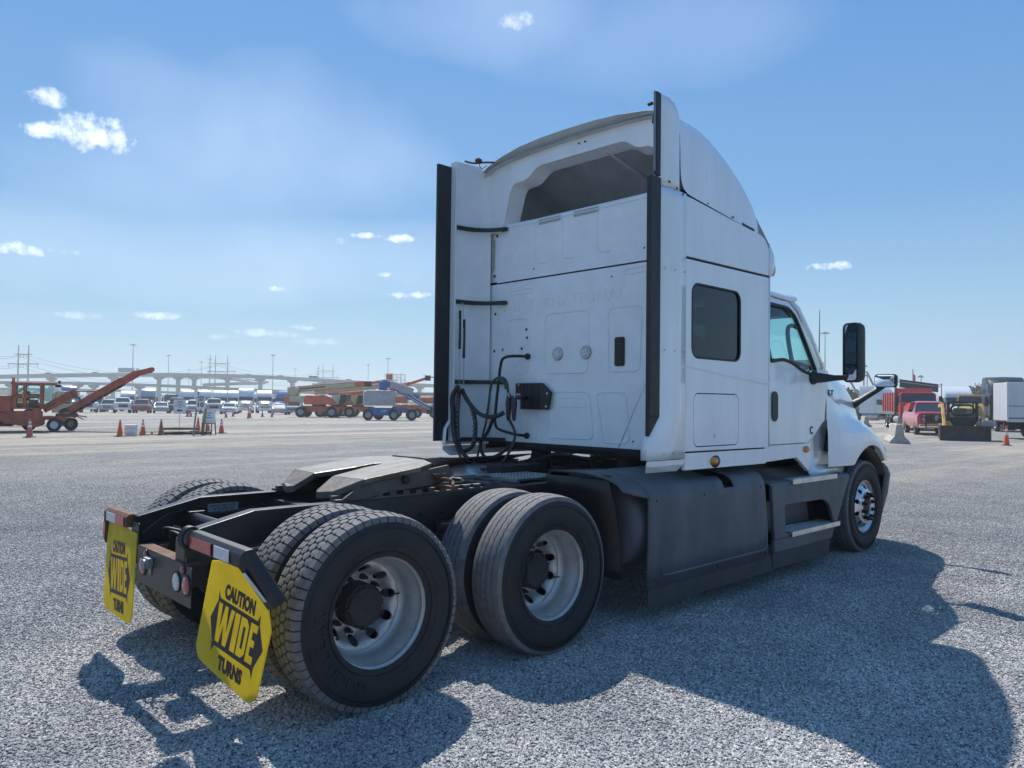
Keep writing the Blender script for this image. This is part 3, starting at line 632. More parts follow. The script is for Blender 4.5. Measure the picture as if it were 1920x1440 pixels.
b = MB(); b.cyl((.25,0,.53),(1.1,0,.50),.05); b.cyl((1.6,0,.55),(5.5,0,.75),.06); b.build('drive_shaft', 'grime', T)
b = MB(); b.cyl((6.43,-.9,.47),(6.43,.9,.47),.06); b.box((5.2,-.5,.60),(7.2,.5,1.15)); b.build('engine_block', 'grime', T)
for x in (.55,1.75):   # bolted gusset plates on the web
    for i in range(6):
        b = MB(); b.cyl((x+i*.09,-.43,.80+.05*(i%2)),(x+i*.09,-.448,.80+.05*(i%2)),.016,n=6); b.build('frame_bolt', 'grime', T)
# ---- fifth wheel
F5 = bpy.data.objects.new('fifth_wheel', None); COL.objects.link(F5); F5.parent = T
def fz(x): return 1.105+.105*(x-.25)/.85
top = [(.36,-.457),(.80,-.457),(.94,-.40),(1.01,-.22),(1.02,0),(1.01,.22),(.94,.40),(.80,.457),(.36,.457),(.33,.12),(.62,.045),(.76,.04),(.79,0),(.76,-.04),(.62,-.045),(.33,-.12)]
b = MB(); n = len(top); v = [(x,y,fz(x)) for x,y in top]+[(x,y,fz(x)-.035) for x,y in top]
b.add(v, [tuple(range(n)), tuple(range(n,2*n))[::-1]]+[(i,n+i,n+(i+1)%n,(i+1)%n) for i in range(n)]); b.build('top_plate', 'steel', F5, bevel=.006, fix=True)
for s in (-1,1):
    b = MB(); q = [(.36,s*.457,fz(.36)),(.33,s*.12,fz(.33)),(.20,s*.15,1.035),(.17,s*.20,1.03),(.21,s*.33,1.04)]
    b.add(q+[(x,y,z-.045) for x,y,z in q], [(0,1,2,3,4),(9,8,7,6,5)]+[(i,5+i,5+(i+1)%5,(i+1)%5) for i in range(5)]); b.build('ramp_horn', 'oldsteel', F5, bevel=.006, fix=True)
    b = MB(); b.prism([(.22,1.0),(.34,.985),(.55,1.02),(1.0,1.05),(1.10,1.10),(1.05,fz(1.05)-.03),(.36,fz(.36)-.03)], 1, min(s*.44,s*.42), max(s*.44,s*.42)); b.build('side_skirt', 'oldsteel', F5, bevel=.004, fix=True)
    b = MB(); b.prism([(.48,.99),(.88,.99),(.78,1.12),(.58,1.12)], 1, min(s*.40,s*.30), max(s*.40,s*.30)); b.cyl((.68,s*.47,1.095),(.68,s*.30,1.095),.028,n=12); b.build('pivot_bracket', 'grime', F5, bevel=.005)
    # toothed slide rail on the frame
    b = MB(); b.box((.18,min(s*.43,s*.35),.985),(1.62,max(s*.43,s*.35),.998)); b.box((.18,min(s*.38,s*.35),.998),(1.62,max(s*.38,s*.35),1.018))
    for i in range(13): b.box((.26+i*.105,min(s*.43,s*.38),.998),(.26+i*.105+.05,max(s*.43,s*.38),1.022))
    b.build('slide_rail', 'oldsteel', F5)
b = MB(); b.box((.92,-.62,1.03),(.98,-.40,1.05)); b.tube([(.95,-.45,1.06),(.95,-.52,1.09),(.99,-.56,1.07),(.96,-.60,1.05)], .012); b.tube([(.90+.004*i,-.47+.02*cos(i*.9),1.10+.02*sin(i*.9)) for i in range(30)], .005, n=5, sub=2); b.build('release_handle', 'rust', F5)
b = MB(); b.grid([[Vector((1.20+.20*cos(a), y, .98+.20*sin(a))) for a in [radians(8+i*16) for i in range(6)]] for y in (.10,.40,.46)]); b.build('front_guard', 'oldsteel', F5, solid=.012, smooth=True)
# deck plate, cross braces, air lines between the rails
b = MB(); b.box((1.95,-.20,.985),(2.50,.30,1.0)); b.box((1.95,-.20,.93),(1.962,.30,.985))
for i in range(14):
    for j in range(12): b.box((1.97+i*.038,-.18+j*.04,1.0),(1.985+i*.038,-.165+j*.04,1.003))
b.build('deck_plate', 'alu', T)
b = MB(); b.box((1.62,-.33,.975),(1.72,.33,.99)); b.box((1.80,-.33,.975),(1.86,.33,.995)); b.box((1.62,.12,.985),(2.0,.22,1.0)); b.build('deck_brace', 'oldsteel', T)
b = MB(); b.tube([(1.0,.1,.93),(1.5,.18,.97),(1.8,.22,.96),(2.1,.25,.93)], .014); b.tube([(1.05,.2,.95),(1.4,.05,.98),(1.75,.1,.96)], .010); b.build('green_air_line', 'green', T, smooth=True)
# ---- black box, quarter fender flap, air bags under the sleeper
b = MB(); b.prism([(2.06,.80),(2.60,.80),(2.60,1.04),(2.50,1.07),(2.06,1.09)], 1, -.66, -.46); b.box((2.06,-1.05,.90),(2.09,-.45,1.09)); b.build('battery_box', 'black', T, bevel=.008, fix=True)
for y0_, y1_ in ((-.46,-.30),(.25,.45)): b = MB(); b.box((2.2,y0_,.985),(2.75,y1_,1.06)); b.build('frame_bracket', 'grime', T, bevel=.006)
rows = []
for i in range(9):
    t = i/8; rows.append([Vector((1.97+.14*sin(t*1.7), y, 1.06-.72*t)) for y in (-.50,-.80,-1.12)])
b = MB(); b.grid(rows); b.build('quarter_fender', 'black', T, solid=.012, smooth=True)
for y in (.55,-.50):
    b = MB(); b.lathe([(.0001,-.12),(.08,-.12),(.10,-.09),(.095,-.04),(.105,0),(.095,.05),(.10,.09),(.08,.12),(.0001,.12)], (3.0,y,1.08), 2, 18); b.build('cab_air_bag', 'grime', T, smooth=True)
b = MB(); b.box((2.86,-.9,1.16),(2.96,.9,1.21)); b.box((3.2,-.6,1.0),(3.3,.6,1.1)); b.box((2.9,-.62,.98),(3.0,-.40,1.04)); b.tube([(2.9,-.3,1.1),(2.75,.1,1.15),(2.8,.5,1.05)],.012); b.tube([(2.85,.6,1.2),(2.95,.2,1.05),(2.9,-.3,1.12)],.01); b.tube([(2.8,0,1.0),(2.82,0,1.18)],.01,sub=1); b.tube([(2.8,-.25,1.0),(2.85,-.2,1.2)],.008,sub=1); b.build('cab_suspension', 'grime', T)
# ---- fuel tanks
for s in (-1,1):
    b = MB(); b.lathe([(.0001,2.20),(.20,2.205),(.30,2.22),(.33,2.26),(.335,2.30),(.335,3.75),(.33,3.79),(.30,3.83),(.0001,3.84)], (0,s*.86,.70), 0, 44); b.build('fuel_tank', 'skirt' if s < 0 else 'alu', T, smooth=True, auto=50)
# ---- chassis skirts
def skirt_side(s):
    P = bpy.data.objects.new('chassis_skirt', None); COL.objects.link(P); P.parent = T
    def Y(y): return s*y
    # rear panel: section (y,z) swept along x, with the wing that reaches back towards the wheel
    sec = [(1.235,.262),(1.245,.45),(1.25,.60),(1.25,.86),(1.245,.93),(1.22,.985),(1.17,1.02),(1.05,1.055),(.90,1.085),(.80,1.10)]
    xs = [2.28,2.30,2.34,2.6,2.9,3.16,3.30,3.46,3.6,3.9,4.0,4.04]
    b = MB(); rows = []
    for i, x in enumerate(xs):
        rows.append([Vector((x+(.0 if x<3.9 else .12*(1-(z-.26)/.84)-.06), Y(y-(.02 if i in (0,len(xs)-1) else 0)), z)) for y, z in sec])
    k = len(sec); v = [p for r in rows for p in r]; f = []
    for i in range(len(rows)-1):
        for j in range(k-1):
            if 5 <= i <= 6 and j >= 6: continue
            if i == 6 and j >= 4: continue
            f.append((i*k+j, i*k+j+1, (i+1)*k+j+1, (i+1)*k+j))
    b.add(v, f); b.build('rear_panel', 'skirt', P, smooth=True, solid=.012, auto=50, fix=True)
    b = MB(); b.grid([[Vector((x, Y(y), z)) for y, z in sc] for x, sc in ((1.97,[(1.19,1.045),(1.15,1.06),(1.05,1.085),(.90,1.10),(.80,1.11)]),(2.0,[(1.22,.99),(1.18,1.03),(1.06,1.07),(.90,1.095),(.80,1.105)]),(2.12,[(1.235,.955),(1.19,1.01),(1.06,1.06),(.90,1.09),(.80,1.10)]),(2.285,[(1.24,.92),(1.20,.99),(1.06,1.052),(.90,1.085),(.80,1.10)]))])
    b.build('rear_wing', 'skirt', P, smooth=True, solid=.014, fix=True)
    # raised frame round the flat recess
    ol = rpoly([(2.42,.34),(4.02,.34),(3.96,.80),(2.42,.80)], .07, 4)
    b = MB(); b.tube([(x,Y(1.247),z) for x,z in ol], .011, n=6, sub=1, closed=True); b.build('panel_moulding', 'skirt', P, smooth=True)
    b = MB(); b.box((2.30,min(Y(1.248),Y(1.256)),.845),(3.96,max(Y(1.248),Y(1.256)),.860)); b.build('panel_crease', 'skirt', P, bevel=.003)
    b = MB(); b.prism([(2.27,.13),(4.16,.13),(4.12,.275),(2.29,.275)], 1, min(Y(1.225),Y(1.238)), max(Y(1.225),Y(1.238))); b.build('rubber_strip', 'skirtr', P)
    b = MB(); b.grid([[Vector((x,Y(y),z)) for y,z in ((1.21,.95),(1.13,.955),(1.10,1.0),(.80,1.06))] for x in (3.14,3.48)]); b.build('filler_recess', 'black', P)
    b = MB()
    for x, z in ((2.36,.90),(3.0,.90),(3.9,.90),(2.36,.32),(3.2,.31),(4.0,.31),(2.36,.60)): b.lathe([(.0001,-.004*-s),(.009,-.003*-s),(.012,0)], (x,Y(1.252),z), 1, 10)
    b.build('skirt_bolts', 'grime', P, stuff=True)
    # front panel with the two steps
    def fx(z): return 5.34+(z-.17)*.66      # slanting front edge
    z0 = [(.26,1.235),(.36,1.245),(.41,1.25)]
    b = MB()
    b.prism([(4.20,.275),(5.40,.275),(5.48,.40),(4.18,.40)], 1, min(Y(1.20),Y(1.235)), max(Y(1.20),Y(1.235)))
    b.build('lower_panel', 'skirt', P, bevel=.012)
    ol = [(4.14,.40),(4.14,.40),(5.47,.40),(5.80,.885),(4.10,.885)]
    holed('front_panel', [(4.18,.40),(5.47,.40),(5.81,.885),(4.12,.885)], [rpoly([(4.40,.43),(5.43,.43),(5.30,.64),(5.18,.69),(4.36,.70)],.05,4)], 1, min(Y(1.21),Y(1.245)), .035, 'skirt', P, bevel=.008)
    b = MB(); b.grid([[Vector((x,Y(y),z)) for x,y,z in r] for r in (((4.38,1.22,.72),(4.38,1.05,.72),(4.40,1.00,.42),(4.42,1.22,.42)),((5.20,1.22,.71),(5.20,1.05,.71),(5.38,1.00,.42),(5.44,1.22,.42)))]); b.build('step_pocket', 'skirt', P, solid=.01, fix=True)
    b = MB(); b.box((4.12,min(Y(.97),Y(.99)),.28),(5.70,max(Y(.97),Y(.99)),.92)); b.box((5.50,min(Y(.97),Y(1.20)),.42),(5.52,max(Y(.97),Y(1.20)),.86)); b.build('step_backing', 'grime', P)
    rows = []
    for x in (4.10,4.16,4.4,5.0,5.5,5.8): rows.append([Vector((x+(0 if y>1.1 else .0),Y(y),z)) for y,z in ((1.245,.885),(1.22,.905),(1.0,.925),(.86,1.0 if x<5.0 else .96),(.80,1.10 if x<4.9 else .98))])
    b = MB(); b.grid(rows); b.build('top_ledge', 'skirt', P, smooth=True, solid=.012, auto=40, fix=True)
    b = MB(); b.prism([(4.21,.13),(5.36,.13),(5.40,.285),(4.19,.285)], 1, min(Y(1.20),Y(1.214)), max(Y(1.20),Y(1.214))); b.build('rubber_strip', 'skirtr', P)
    for zc, xa, xb, ya, yb in ((.905,4.50,5.46,1.02,1.262),(.425,4.46,5.50,1.03,1.275)):
        st = MB(); st.box((xa,min(Y(yb),Y(yb-.012)),zc-.025),(xb,max(Y(yb),Y(yb-.012)),zc+.022)); st.box((xa+.02,min(Y(ya),Y(ya+.02)),zc),(xb-.02,max(Y(ya),Y(ya+.02)),zc+.018)); st.box((xa,min(Y(ya),Y(yb-.012)),zc),(xa+.025,max(Y(ya),Y(yb-.012)),zc+.018)); st.box((xb-.025,min(Y(ya),Y(yb-.012)),zc),(xb,max(Y(ya),Y(yb-.012)),zc+.018))
        sp = st.build('step_tread', 'polish', P, bevel=.003)
        b = MB()
        for i in range(7): yy = ya+.03+i*.027; b.box((xa+.025,min(Y(yy),Y(yy+.013)),zc+.004),(xb-.025,max(Y(yy),Y(yy+.013)),zc+.014))
        for i in range(24): xx = xa+.03+i*(xb-xa-.06)/24; b.box((xx,min(Y(ya+.02),Y(yb-.012)),zc-.004),(xx+.010,max(Y(ya+.02),Y(yb-.012)),zc+.006))
        b.build('step_grating', 'grating', sp)
skirt_side(-1); skirt_side(1)
# ---- sleeper body
def panel(name, poly, s, y, th, parent=T, mt_='white', holes=(), bevel=.004, r=0):
    ol = rpoly(poly, r, 4) if r else poly
    return holed(name, ol, holes, 1, min(s*y, s*(y-th)), th, mt_, parent, bevel=bevel)
def bolts(name, pts, s, y, r=.008, mt_='alu', parent=T):
    b = MB()
    for x, z in pts: b.lathe([(.0001,-.005),(r*.7,-.004),(r,0)] if s < 0 else [(.0001,.005),(r*.7,.004),(r,0)], (x,s*y,z), 1, 8)
    o = b.build(name, mt_, parent, stuff=True); return o
for s in (-1, 1):
    W1 = 1.22
    # black backing standing in for shade, so panel gaps read as gaps
    b = MB(); b.box((2.84,min(s*1.17,s*1.165),1.15),(4.12,max(s*1.17,s*1.165),1.95)); b.box((2.84,min(s*1.18,s*1.165),2.65),(4.05,max(s*1.18,s*1.165),2.95)); b.prism([(2.72,3.20),(2.72,3.30),(3.4,3.235),(3.90,3.172),(3.85,3.10),(3.4,3.15)], 1, min(s*1.18,s*1.190), max(s*1.18,s*1.190)); b.build('gap_backing', 'black', T)
    win = rrect(2.86,1.985,3.60,2.575,.085,6)
    lo = panel('sleeper_side', [(2.775,1.245),(4.10,1.238),(4.10,2.765),(2.775,2.755)], s, W1, .03, holes=[win, rrect(2.885,1.275,3.585,1.705,.07,6)])
    panel('luggage_door', rrect(2.892,1.282,3.578,1.698,.065,6), s, W1-.001, .02)
    bolts('lock', [(3.20,1.36)], s, W1-.001, .016)
    b = MB(); b.prism(rrect(2.865,1.99,3.595,2.57,.08,6), 1, min(s*1.208,s*1.200), max(s*1.208,s*1.200)); b.build('side_window', 'glass', lo)
    b = MB(); b.tube([(x,s*1.216,z) for x,z in win], .010, n=6, sub=1, closed=True); b.build('window_seal', 'black', lo, smooth=True)
    up_p = panel('sleeper_upper_side', [(2.70,2.775),(4.10,2.785),(4.10,3.02),(4.03,3.10),(3.96,3.128),(3.4,3.185),(2.90,3.238),(2.70,3.254)], s, W1, .03)
    panel('side_sill', [(2.775,1.10),(4.06,1.095),(4.135,1.226),(2.775,1.232)], s, W1-.004, .03)
    # front corner column, rounded in plan
    def colr(z, k=1): return [Vector((4.10+.085*sin(a), s*(1.135+.085*cos(a)), z)) for a in [radians(i*15) for i in range(8)]]+[Vector((4.165,s*1.05,z))]
    b = MB(); b.grid([colr(1.24), colr(1.9), colr(2.765)]); b.build('sleeper_corner', 'white', T, smooth=True, solid=.006, fix=True)
    b = MB(); b.grid([colr(2.775), colr(2.9), colr(3.075)]); b.build('sleeper_corner', 'white', T, smooth=True, solid=.006, fix=True)
    # marker lamp bulge near the corner top
    b = MB(); b.sph((4.21,s*1.07,2.93), .14, 12, (1.0,.95,1.45)); b.build('roof_corner_bulge', 'white', T, smooth=True)
    b = MB(); b.sph((4.31,s*1.145,2.87), .038, 8, (.8,.8,1.6)); b.build('roof_marker_light', 'clearlens', T, smooth=True)
    # character line
    b = MB(); b.add([(2.64,s*1.221,1.925),(2.64,s*1.221,1.915),(3.4,s*1.229,1.868),(3.4,s*1.222,1.850),(4.09,s*1.229,1.815),(4.09,s*1.222,1.79),(3.4,s*1.221,1.885),(4.09,s*1.221,1.835)], [(0,1,3,2),(2,3,5,4),(0,2,6),(2,4,7,6)]); b.build('side_crease', 'white', lo, smooth=True, fix=True)
    # ---- side extender (chassis fairing behind the sleeper)
    X0, X1 = 2.425, 2.765
    def ex(z0, z1, rows_n, topf=None):
        rows = []
        for i in range(rows_n+1):
            z = z0+(z1-z0)*i/rows_n
            a = X0 if z > 1.52 else max(2.30, X0-(1.52-z)*.7)
            rows.append([Vector((a,s*1.150,z)),Vector((a,s*1.205,z)),Vector((a+.02,s*1.215,z)),Vector((a+.12,s*1.235,z)),Vector((a+.24,s*1.232,z)),Vector((X1,s*1.222,z))])
        return rows
    b = MB(); rows = ex(1.195,3.255,26); b.grid(rows)
    E_ = b.build('side_extender', 'white', T, smooth=True, auto=50, fix=True, solid=.006)
    b = MB(); b.loft([[Vector((x,s*y,z)) for x, y, z in r] for r in ([(2.30,1.20,1.19),(2.32,1.225,1.19),(2.765,1.225,1.19),(2.765,1.19,1.19)],[(2.295,1.195,1.15),(2.32,1.218,1.15),(2.76,1.218,1.15),(2.76,1.19,1.15)],[(2.35,1.15,1.095),(2.36,1.16,1.095),(2.72,1.18,1.095),(2.72,1.16,1.095)])]); b.build('extender_foot', 'white', E_, smooth=False, bevel=.006, fix=True)
    # inner face: curves in to meet the back wall
    rows = [[Vector((2.43,s*1.148,z)),Vector((2.55,s*1.14,z)),Vector((2.66,s*1.125,z)),Vector((2.735,s*1.105,z)),Vector((2.78,s*1.07,z))] for z in (1.20,2.0,2.58,2.60,3.3,3.96)]
    b = MB(); b.grid(rows); b.build('extender_liner', 'white2', E_, smooth=True, auto=60)
    bolts('extender_bolts', [(x,z) for z in (2.64,2.02,1.24) for x in (2.47,2.60,2.73)], s, 1.236, .009)
    if s < 0:
        b = MB(); b.box((2.30,-1.225,1.52),(2.43,-1.185,3.315)); b.add([(2.30,-1.225,1.52),(2.43,-1.225,1.52),(2.30,-1.225,1.37),(2.30,-1.185,1.52),(2.43,-1.185,1.52),(2.30,-1.185,1.37)], [(0,2,1),(3,4,5),(0,3,5,2),(1,2,5,4)]); b.build('rubber_seal', 'black', E_, bevel=.006)
    else:
        b = MB(); b.box((2.20,1.195,1.235),(2.37,1.225,3.91)); b.build('rubber_seal', 'black', E_, bevel=.006)
        b = MB(); b.box((2.365,1.12,1.235),(2.378,1.21,3.95)); b.build('extender_edge', 'white', E_, bevel=.003)
        b = MB(); b.grid([[Vector((2.37,1.148,z)),Vector((2.43,1.148,z))] for z in (1.24,3.96)]); b.build('extender_edge', 'white2', E_)
    # upper fairing extender above z 3.26
    rows = []
    for i in range(9):
        t = i/8; z = 3.262+.70*t; back = 2.445+(.0 if t < .85 else (t-.85)*.5); 
        zz = lambda x: z-max(0,t-.5)*.32*((x-2.445)/.255)**3; back = 2.445
        rows.append([Vector((x,s*y,zz(x))) for x, y in ((back,1.150),(back,1.198),(back+.02,1.208),(back+.08,1.224),(back+.14,1.226),(back+.19,1.220),(back+.23,1.212),(2.70,1.205-.05*max(0,t-.6)))])
    b = MB(); b.grid(rows); U_ = b.build('upper_extender', 'white', T, smooth=True, auto=50, fix=True, solid=.006)
    bolts('extender_bolts', [(2.52,3.30),(2.62,3.27),(2.70,3.24)], s, 1.236, .011, 'black')
    if s < 0:
        b = MB(); b.box((2.385,-1.212,3.335),(2.425,-1.188,3.965)); b.box((2.425,-1.205,3.335),(2.450,-1.175,3.965)); b.build('rubber_seal', 'black', U_, bevel=.004)
        b = MB(); b.box((2.372,-1.205,3.36),(2.386,-1.19,3.965)); b.build('seal_edge', 'pole', U_)
        b = MB(); b.add([(2.44,-1.14,3.82),(2.48,-1.10,3.78),(2.52,-1.12,3.74),(2.47,-1.14,3.93)], [(0,1,2,3)]); b.cyl((2.38,-1.17,3.88),(2.38,-1.14,3.88),.01,n=8); b.build('torn_seal', 'black', U_, solid=.01)
    else:
        b = MB(); b.tube([(2.45,1.10,3.965),(2.52,1.05,3.95),(2.60,.98,3.96),(2.68,.92,3.965)], .010); b.sph((2.56,1.02,3.975), .03, 6, (1.4,1,1)); b.tube([(2.56,1.02,3.96),(2.58,1.0,3.90),(2.62,.96,3.93)], .004); b.build('torn_seal', 'rust', U_, smooth=True)
b = MB(); b.box((4.08,-1.06,2.66),(4.26,1.06,3.04)); b.build('sleeper_front', 'white', T, bevel=.06, seg=3)
# ---- roof fairing: lofted shell
def roof_sec(x, w, zs, zt, z0):
    # half section from right bottom over the crown to left bottom
    pts = []; 
    R = [(1,0),(1.0,.35),(.995,.62),(.97,.79),(.92,.88),(.84,.935),(.70,.968),(.45,.99),(.2,1.0),(0,1.0)]
    for k, h in R: pts.append(Vector((x,-w*k,z0+(zt-z0)*h)))
    return pts+[Vector((p.x,-p.y,p.z)) for p in pts[:-1][::-1]]
ST = [(2.70,1.212,4.010,3.275),(2.90,1.212,4.000,3.256),(3.10,1.208,3.985,3.235),(3.35,1.202,3.89,3.209),(3.6,1.195,3.755,3.183),(3.85,1.18,3.58,3.156),(4.02,1.16,3.42,3.095),(4.16,1.10,3.25,3.03),(4.28,1.0,3.08,2.97),(4.38,.86,2.94,2.90)]
rows = [roof_sec(x,w,0,zt,z0) for x,w,zt,z0 in ST]
b = MB(); b.grid(rows); RF = b.build('roof_fairing', 'white', T, smooth=True, auto=50, fix=True)
m_ = RF.modifiers.new('s','SUBSURF'); m_.levels = 2; m_.render_levels = 2
rows = [[Vector((p.x+.01,p.y*.965,p.z-.03)) for p in r] for r in rows[:8]]
b = MB(); b.grid(rows); b.build('fairing_shade_shell', 'shade_grey', T, smooth=True, fix=True)  # inner shell added to carry the shade tone of the opening
bolts('fairing_bolts', [(2.80,3.275),(3.10,3.25),(3.50,3.21),(3.82,3.165)], -1, 1.206, .012, 'black')
bolts('fairing_bolts', [(2.80,3.275),(3.10,3.25),(3.50,3.21),(3.82,3.165)], 1, 1.206, .012, 'black')
# rear frame of the fairing with the stepped opening, and the raw lip along its top edge
arc = [(-1.14,3.88),(-1.04,3.945),(-.87,3.968),(-.6,3.99),(-.33,4.002),(0,4.01),(.33,4.006),(.6,3.995),(.85,3.975),(1.02,3.95),(1.12,3.89)]
opn = rpoly([(.90,3.30),(.865,3.42),(.80,3.66),(.755,3.735),(.56,3.742),(.43,3.842),(-.60,3.835),(-.73,3.738),(-.88,3.73),(-.95,3.62),(-.97,3.30)], [0,.06,.06,.05,.08,.08,.08,.08,.06,.06,0], 5)
outer = [(-1.14,3.30),]+arc+[(1.12,3.30)]
holed('fairing_rear_frame', outer+opn, [], 0, 2.775, .05, 'white', T, bevel=.010)
b = MB(); n = len(opn); rows = [[Vector((2.80+k*.16, y*(1-.035*k), z+(-.015*k if z > 3.5 else 0))) for y, z in opn] for k in (0,.5,1)]; b.grid(rows); b.build('opening_return', 'white2', T, smooth=True)
sil = [(-1.13,3.90),(-1.03,3.955),(-.88,3.99),(-.6,4.032),(-.33,4.055),(0,4.063),(.33,4.060),(.6,4.044),(.85,4.002),(1.0,3.96),(1.12,3.90)]
b = MB(); b.grid([[Vector((2.77,y,z)) for y,z in arc],[Vector((2.70,y,z+.004)) for y,z in sil],[Vector((2.72,y,z+.012)) for y,z in sil]]); b.build('fairing_lip', 'lip', T, smooth=True, auto=50)
b = MB(); b.cyl((2.762,-.10,3.93),(2.778,-.10,3.93),.008,n=8); b.cyl((2.762,-.17,3.93),(2.778,-.17,3.93),.008,n=8); b.build('frame_bolts', 'black', T, stuff=True)
# sloping sleeper roof seen inside the opening
b = MB(); b.grid([[Vector((x,y,z)) for y in (-1.15,-.6,0,.6,1.15)] for x, z in ((2.83,3.33),(3.2,3.40),(3.8,3.46),(4.3,3.05))]); b.build('sleeper_roof', 'shade_grey', T, smooth=True, auto=30)
b = MB(); b.tube([(2.85,-.30,3.86),(3.7,-.42,3.60)], .018, sub=1); b.build('roof_stiffener', 'shade_grey', T)
# ---- back wall
bw = MB(); X = 2.80
bw.box((X,-1.16,1.235),(X+.03,1.10,2.783)); BW = bw.build('back_wall', 'white2', T, bevel=.004)
rows = []
for z, x in ((2.797,2.80),(3.0,2.80),(3.25,2.80),(3.30,2.80),(3.335,2.805),(3.36,2.82),(3.37,2.86),(3.372,2.95)):
    rows.append([Vector((x+(.02 if abs(y)>1.08 else 0), y, z+(.03*max(0,(y-.5)) if z > 3.28 else 0))) for y in (-1.15,-.95,-.5,0,.5,.95,1.12)])
b = MB(); b.grid(rows); UW = b.build('upper_back_wall', 'white2', T, smooth=True, auto=60)
b = MB(); b.box((2.806,-1.15,2.775),(2.83,1.10,2.81)); b.build('wall_gap', 'black', T)
def ridge(poly, r=.05, rad=.008, parent=BW, closed=True, nm='pressed_panel'):
    ol = rpoly(poly, r, 5) if closed else poly
    b = MB(); v0 = len(b.v); b.tube([(X,y,z) for y,z in ol], rad, n=6, sub=1, closed=closed)
    for q in b.v: q.x = X+(q.x-X)*.8
    b.build(nm, 'white2', parent, smooth=True)
ridge([(.32,2.437),(-.205,2.437),(-.205,1.885),(.32,1.885)], .07)
ridge([(.84,2.42),(.545,2.42),(.53,1.90),(.64,1.88),(.70,1.90)], .06)
ridge([(-.43,2.43),(-.78,2.43),(-.76,1.885),(-.43,1.885)], .06)
ridge([(.23,1.715),(-.22,1.715),(-.27,1.30),(.29,1.29)], .06)
ridge([(.16,1.66),(-.16,1.66),(-.19,1.58),(.19,1.58)], .04, .004)
ridge([(-.30,1.71),(-.62,1.71),(-.66,1.285),(-.38,1.275)], .06)
ridge([(.68,1.70),(.36,1.70),(.42,1.28),(.60,1.28)], .05)
ridge([(-.92,1.40),(-.98,2.0),(-1.1,2.3),(-1.1,1.30),(-.9,1.28)], .05)
ridge([(-.60,2.70),(-1.05,2.72),(-1.05,2.76),(-.60,2.745)], .015, .006)
ridge([(.80,2.66),(.50,2.66),(.50,2.70),(.80,2.70)], .015, .006)
ridge([(-.55,1.245),(-1.0,2.15)], 0, .007, closed=False)
ridge([(1.0,2.75),(.78,1.28)], 0, .005, closed=False)
for y in (.46,.12,-.30): ridge([(y,3.325),(y,3.0),(y-.03,2.93),(y-.14,2.92)], 0, .006, parent=UW, closed=False)
b = MB(); b.tube([(2.798,1.05,3.345),(2.798,.5,3.318),(2.798,0,3.316),(2.798,-1.1,3.316)], .004, sub=1); b.build('pressed_line', 'white2', UW)
text('pressed_lettering', 'INTERNATIONAL', .12, (X+.001,.06,2.548), (0,-1,0), (0,0,1), 'white2', BW, fit=(1.34,.105), extrude=.0055, spacing=1.1)
b = MB(); b.add([(X-.003,.62,2.64),(X-.003,.66,2.64),(X-.003,.66,2.60),(X-.003,.62,2.60)],[(0,1,2,3)]); b.cyl((X-.004,.60,2.62),(X,.60,2.62),.02,n=10); b.build('pressed_emblem', 'white2', BW)
def tape(y0,y1,z0,z1,sl=0): b = MB(); b.add([(X-.002,y0,z0),(X-.002,y1,z0+sl),(X-.002,y1,z1+sl),(X-.002,y0,z1)], [(0,1,2,3)]); b.build('tape_strip', 'tape', UW, solid=.002)
tape(.42,.14,3.285,3.335); tape(-.02,-.31,3.285,3.335); tape(1.08,1.04,2.94,3.24)
for y in (.172-.015,-.145-.035):
    b = MB(); b.lathe([(.0001,-.012),(.043,-.014),(.046,-.018),(.056,-.018),(.062,-.010),(.062,0)], (X,y,2.062), 0, 28); L_ = b.build('work_light', 'alu', T, smooth=True, auto=30)
    b = MB(); b.lathe([(.0001,-.018),(.043,-.015)], (X,y,2.062), 0, 24); b.build('lens', 'clearlens', L_)
    b = MB()
    for a in range(4): b.cyl((X-.022,y+.02*cos(a*1.57+.6),2.062+.02*sin(a*1.57+.6)),(X-.017,y+.02*cos(a*1.57+.6),2.062+.02*sin(a*1.57+.6)),.014,n=10)
    b.build('diodes', 'silverrefl', L_)
b = MB(); b.prism(rrect(-.607,1.93,-.503,2.177,.02,3), 0, X-.012, X); V_ = b.build('wall_vent', 'black', T, bevel=.003)
for i in range(9): b = MB(); b.box((X-.020,-.595,1.945+i*.025),(X-.012,-.515,1.955+i*.025)); b.build('louvre', 'black', V_)
b = MB()
for y, z in ((1.03,3.73),(1.05,3.33),(1.0,3.27),(1.03,2.87),(1.01,2.49),(1.02,2.12),(.90,2.13),(.63,2.13),(.56,2.23),(.57,2.31),(-.70,1.30),(.48,2.88),(-.8,2.9),(-.46,2.70)):
    r = .012 if z < 3.9 and y > .5 else .007; b.box((X-.003,y-r,z-r),(X+.001,y+r,z+r))
b.build('clip_holes', 'black', T, stuff=True)
for z in (3.315,2.59,1.81,1.25):
    rows = []
    for x, y in ((2.38,1.16),(2.5,1.14),(2.60,1.11),(2.68,1.05),(2.73,.98),(2.76,.90),(2.785,.86)):
        rows.append([Vector((x,y,z-.022)),Vector((x,y-.03,z-.022)),Vector((x,y-.03,z+.018)),Vector((x,y,z+.018))])
    b = MB(); b.loft(rows); b.box((2.785,.84,z-.018),(2.80,.93,z+.012)); b.build('extender_bracket', 'black', T, bevel=.004, fix=True)
b = MB(); b.box((2.79,-1.15,1.205),(2.86,1.05,1.235)); b.box((2.80,.30,1.18),(2.86,.55,1.21)); b.box((2.80,-.60,1.18),(2.86,-.85,1.21)); b.build('wall_base', 'grime', T)
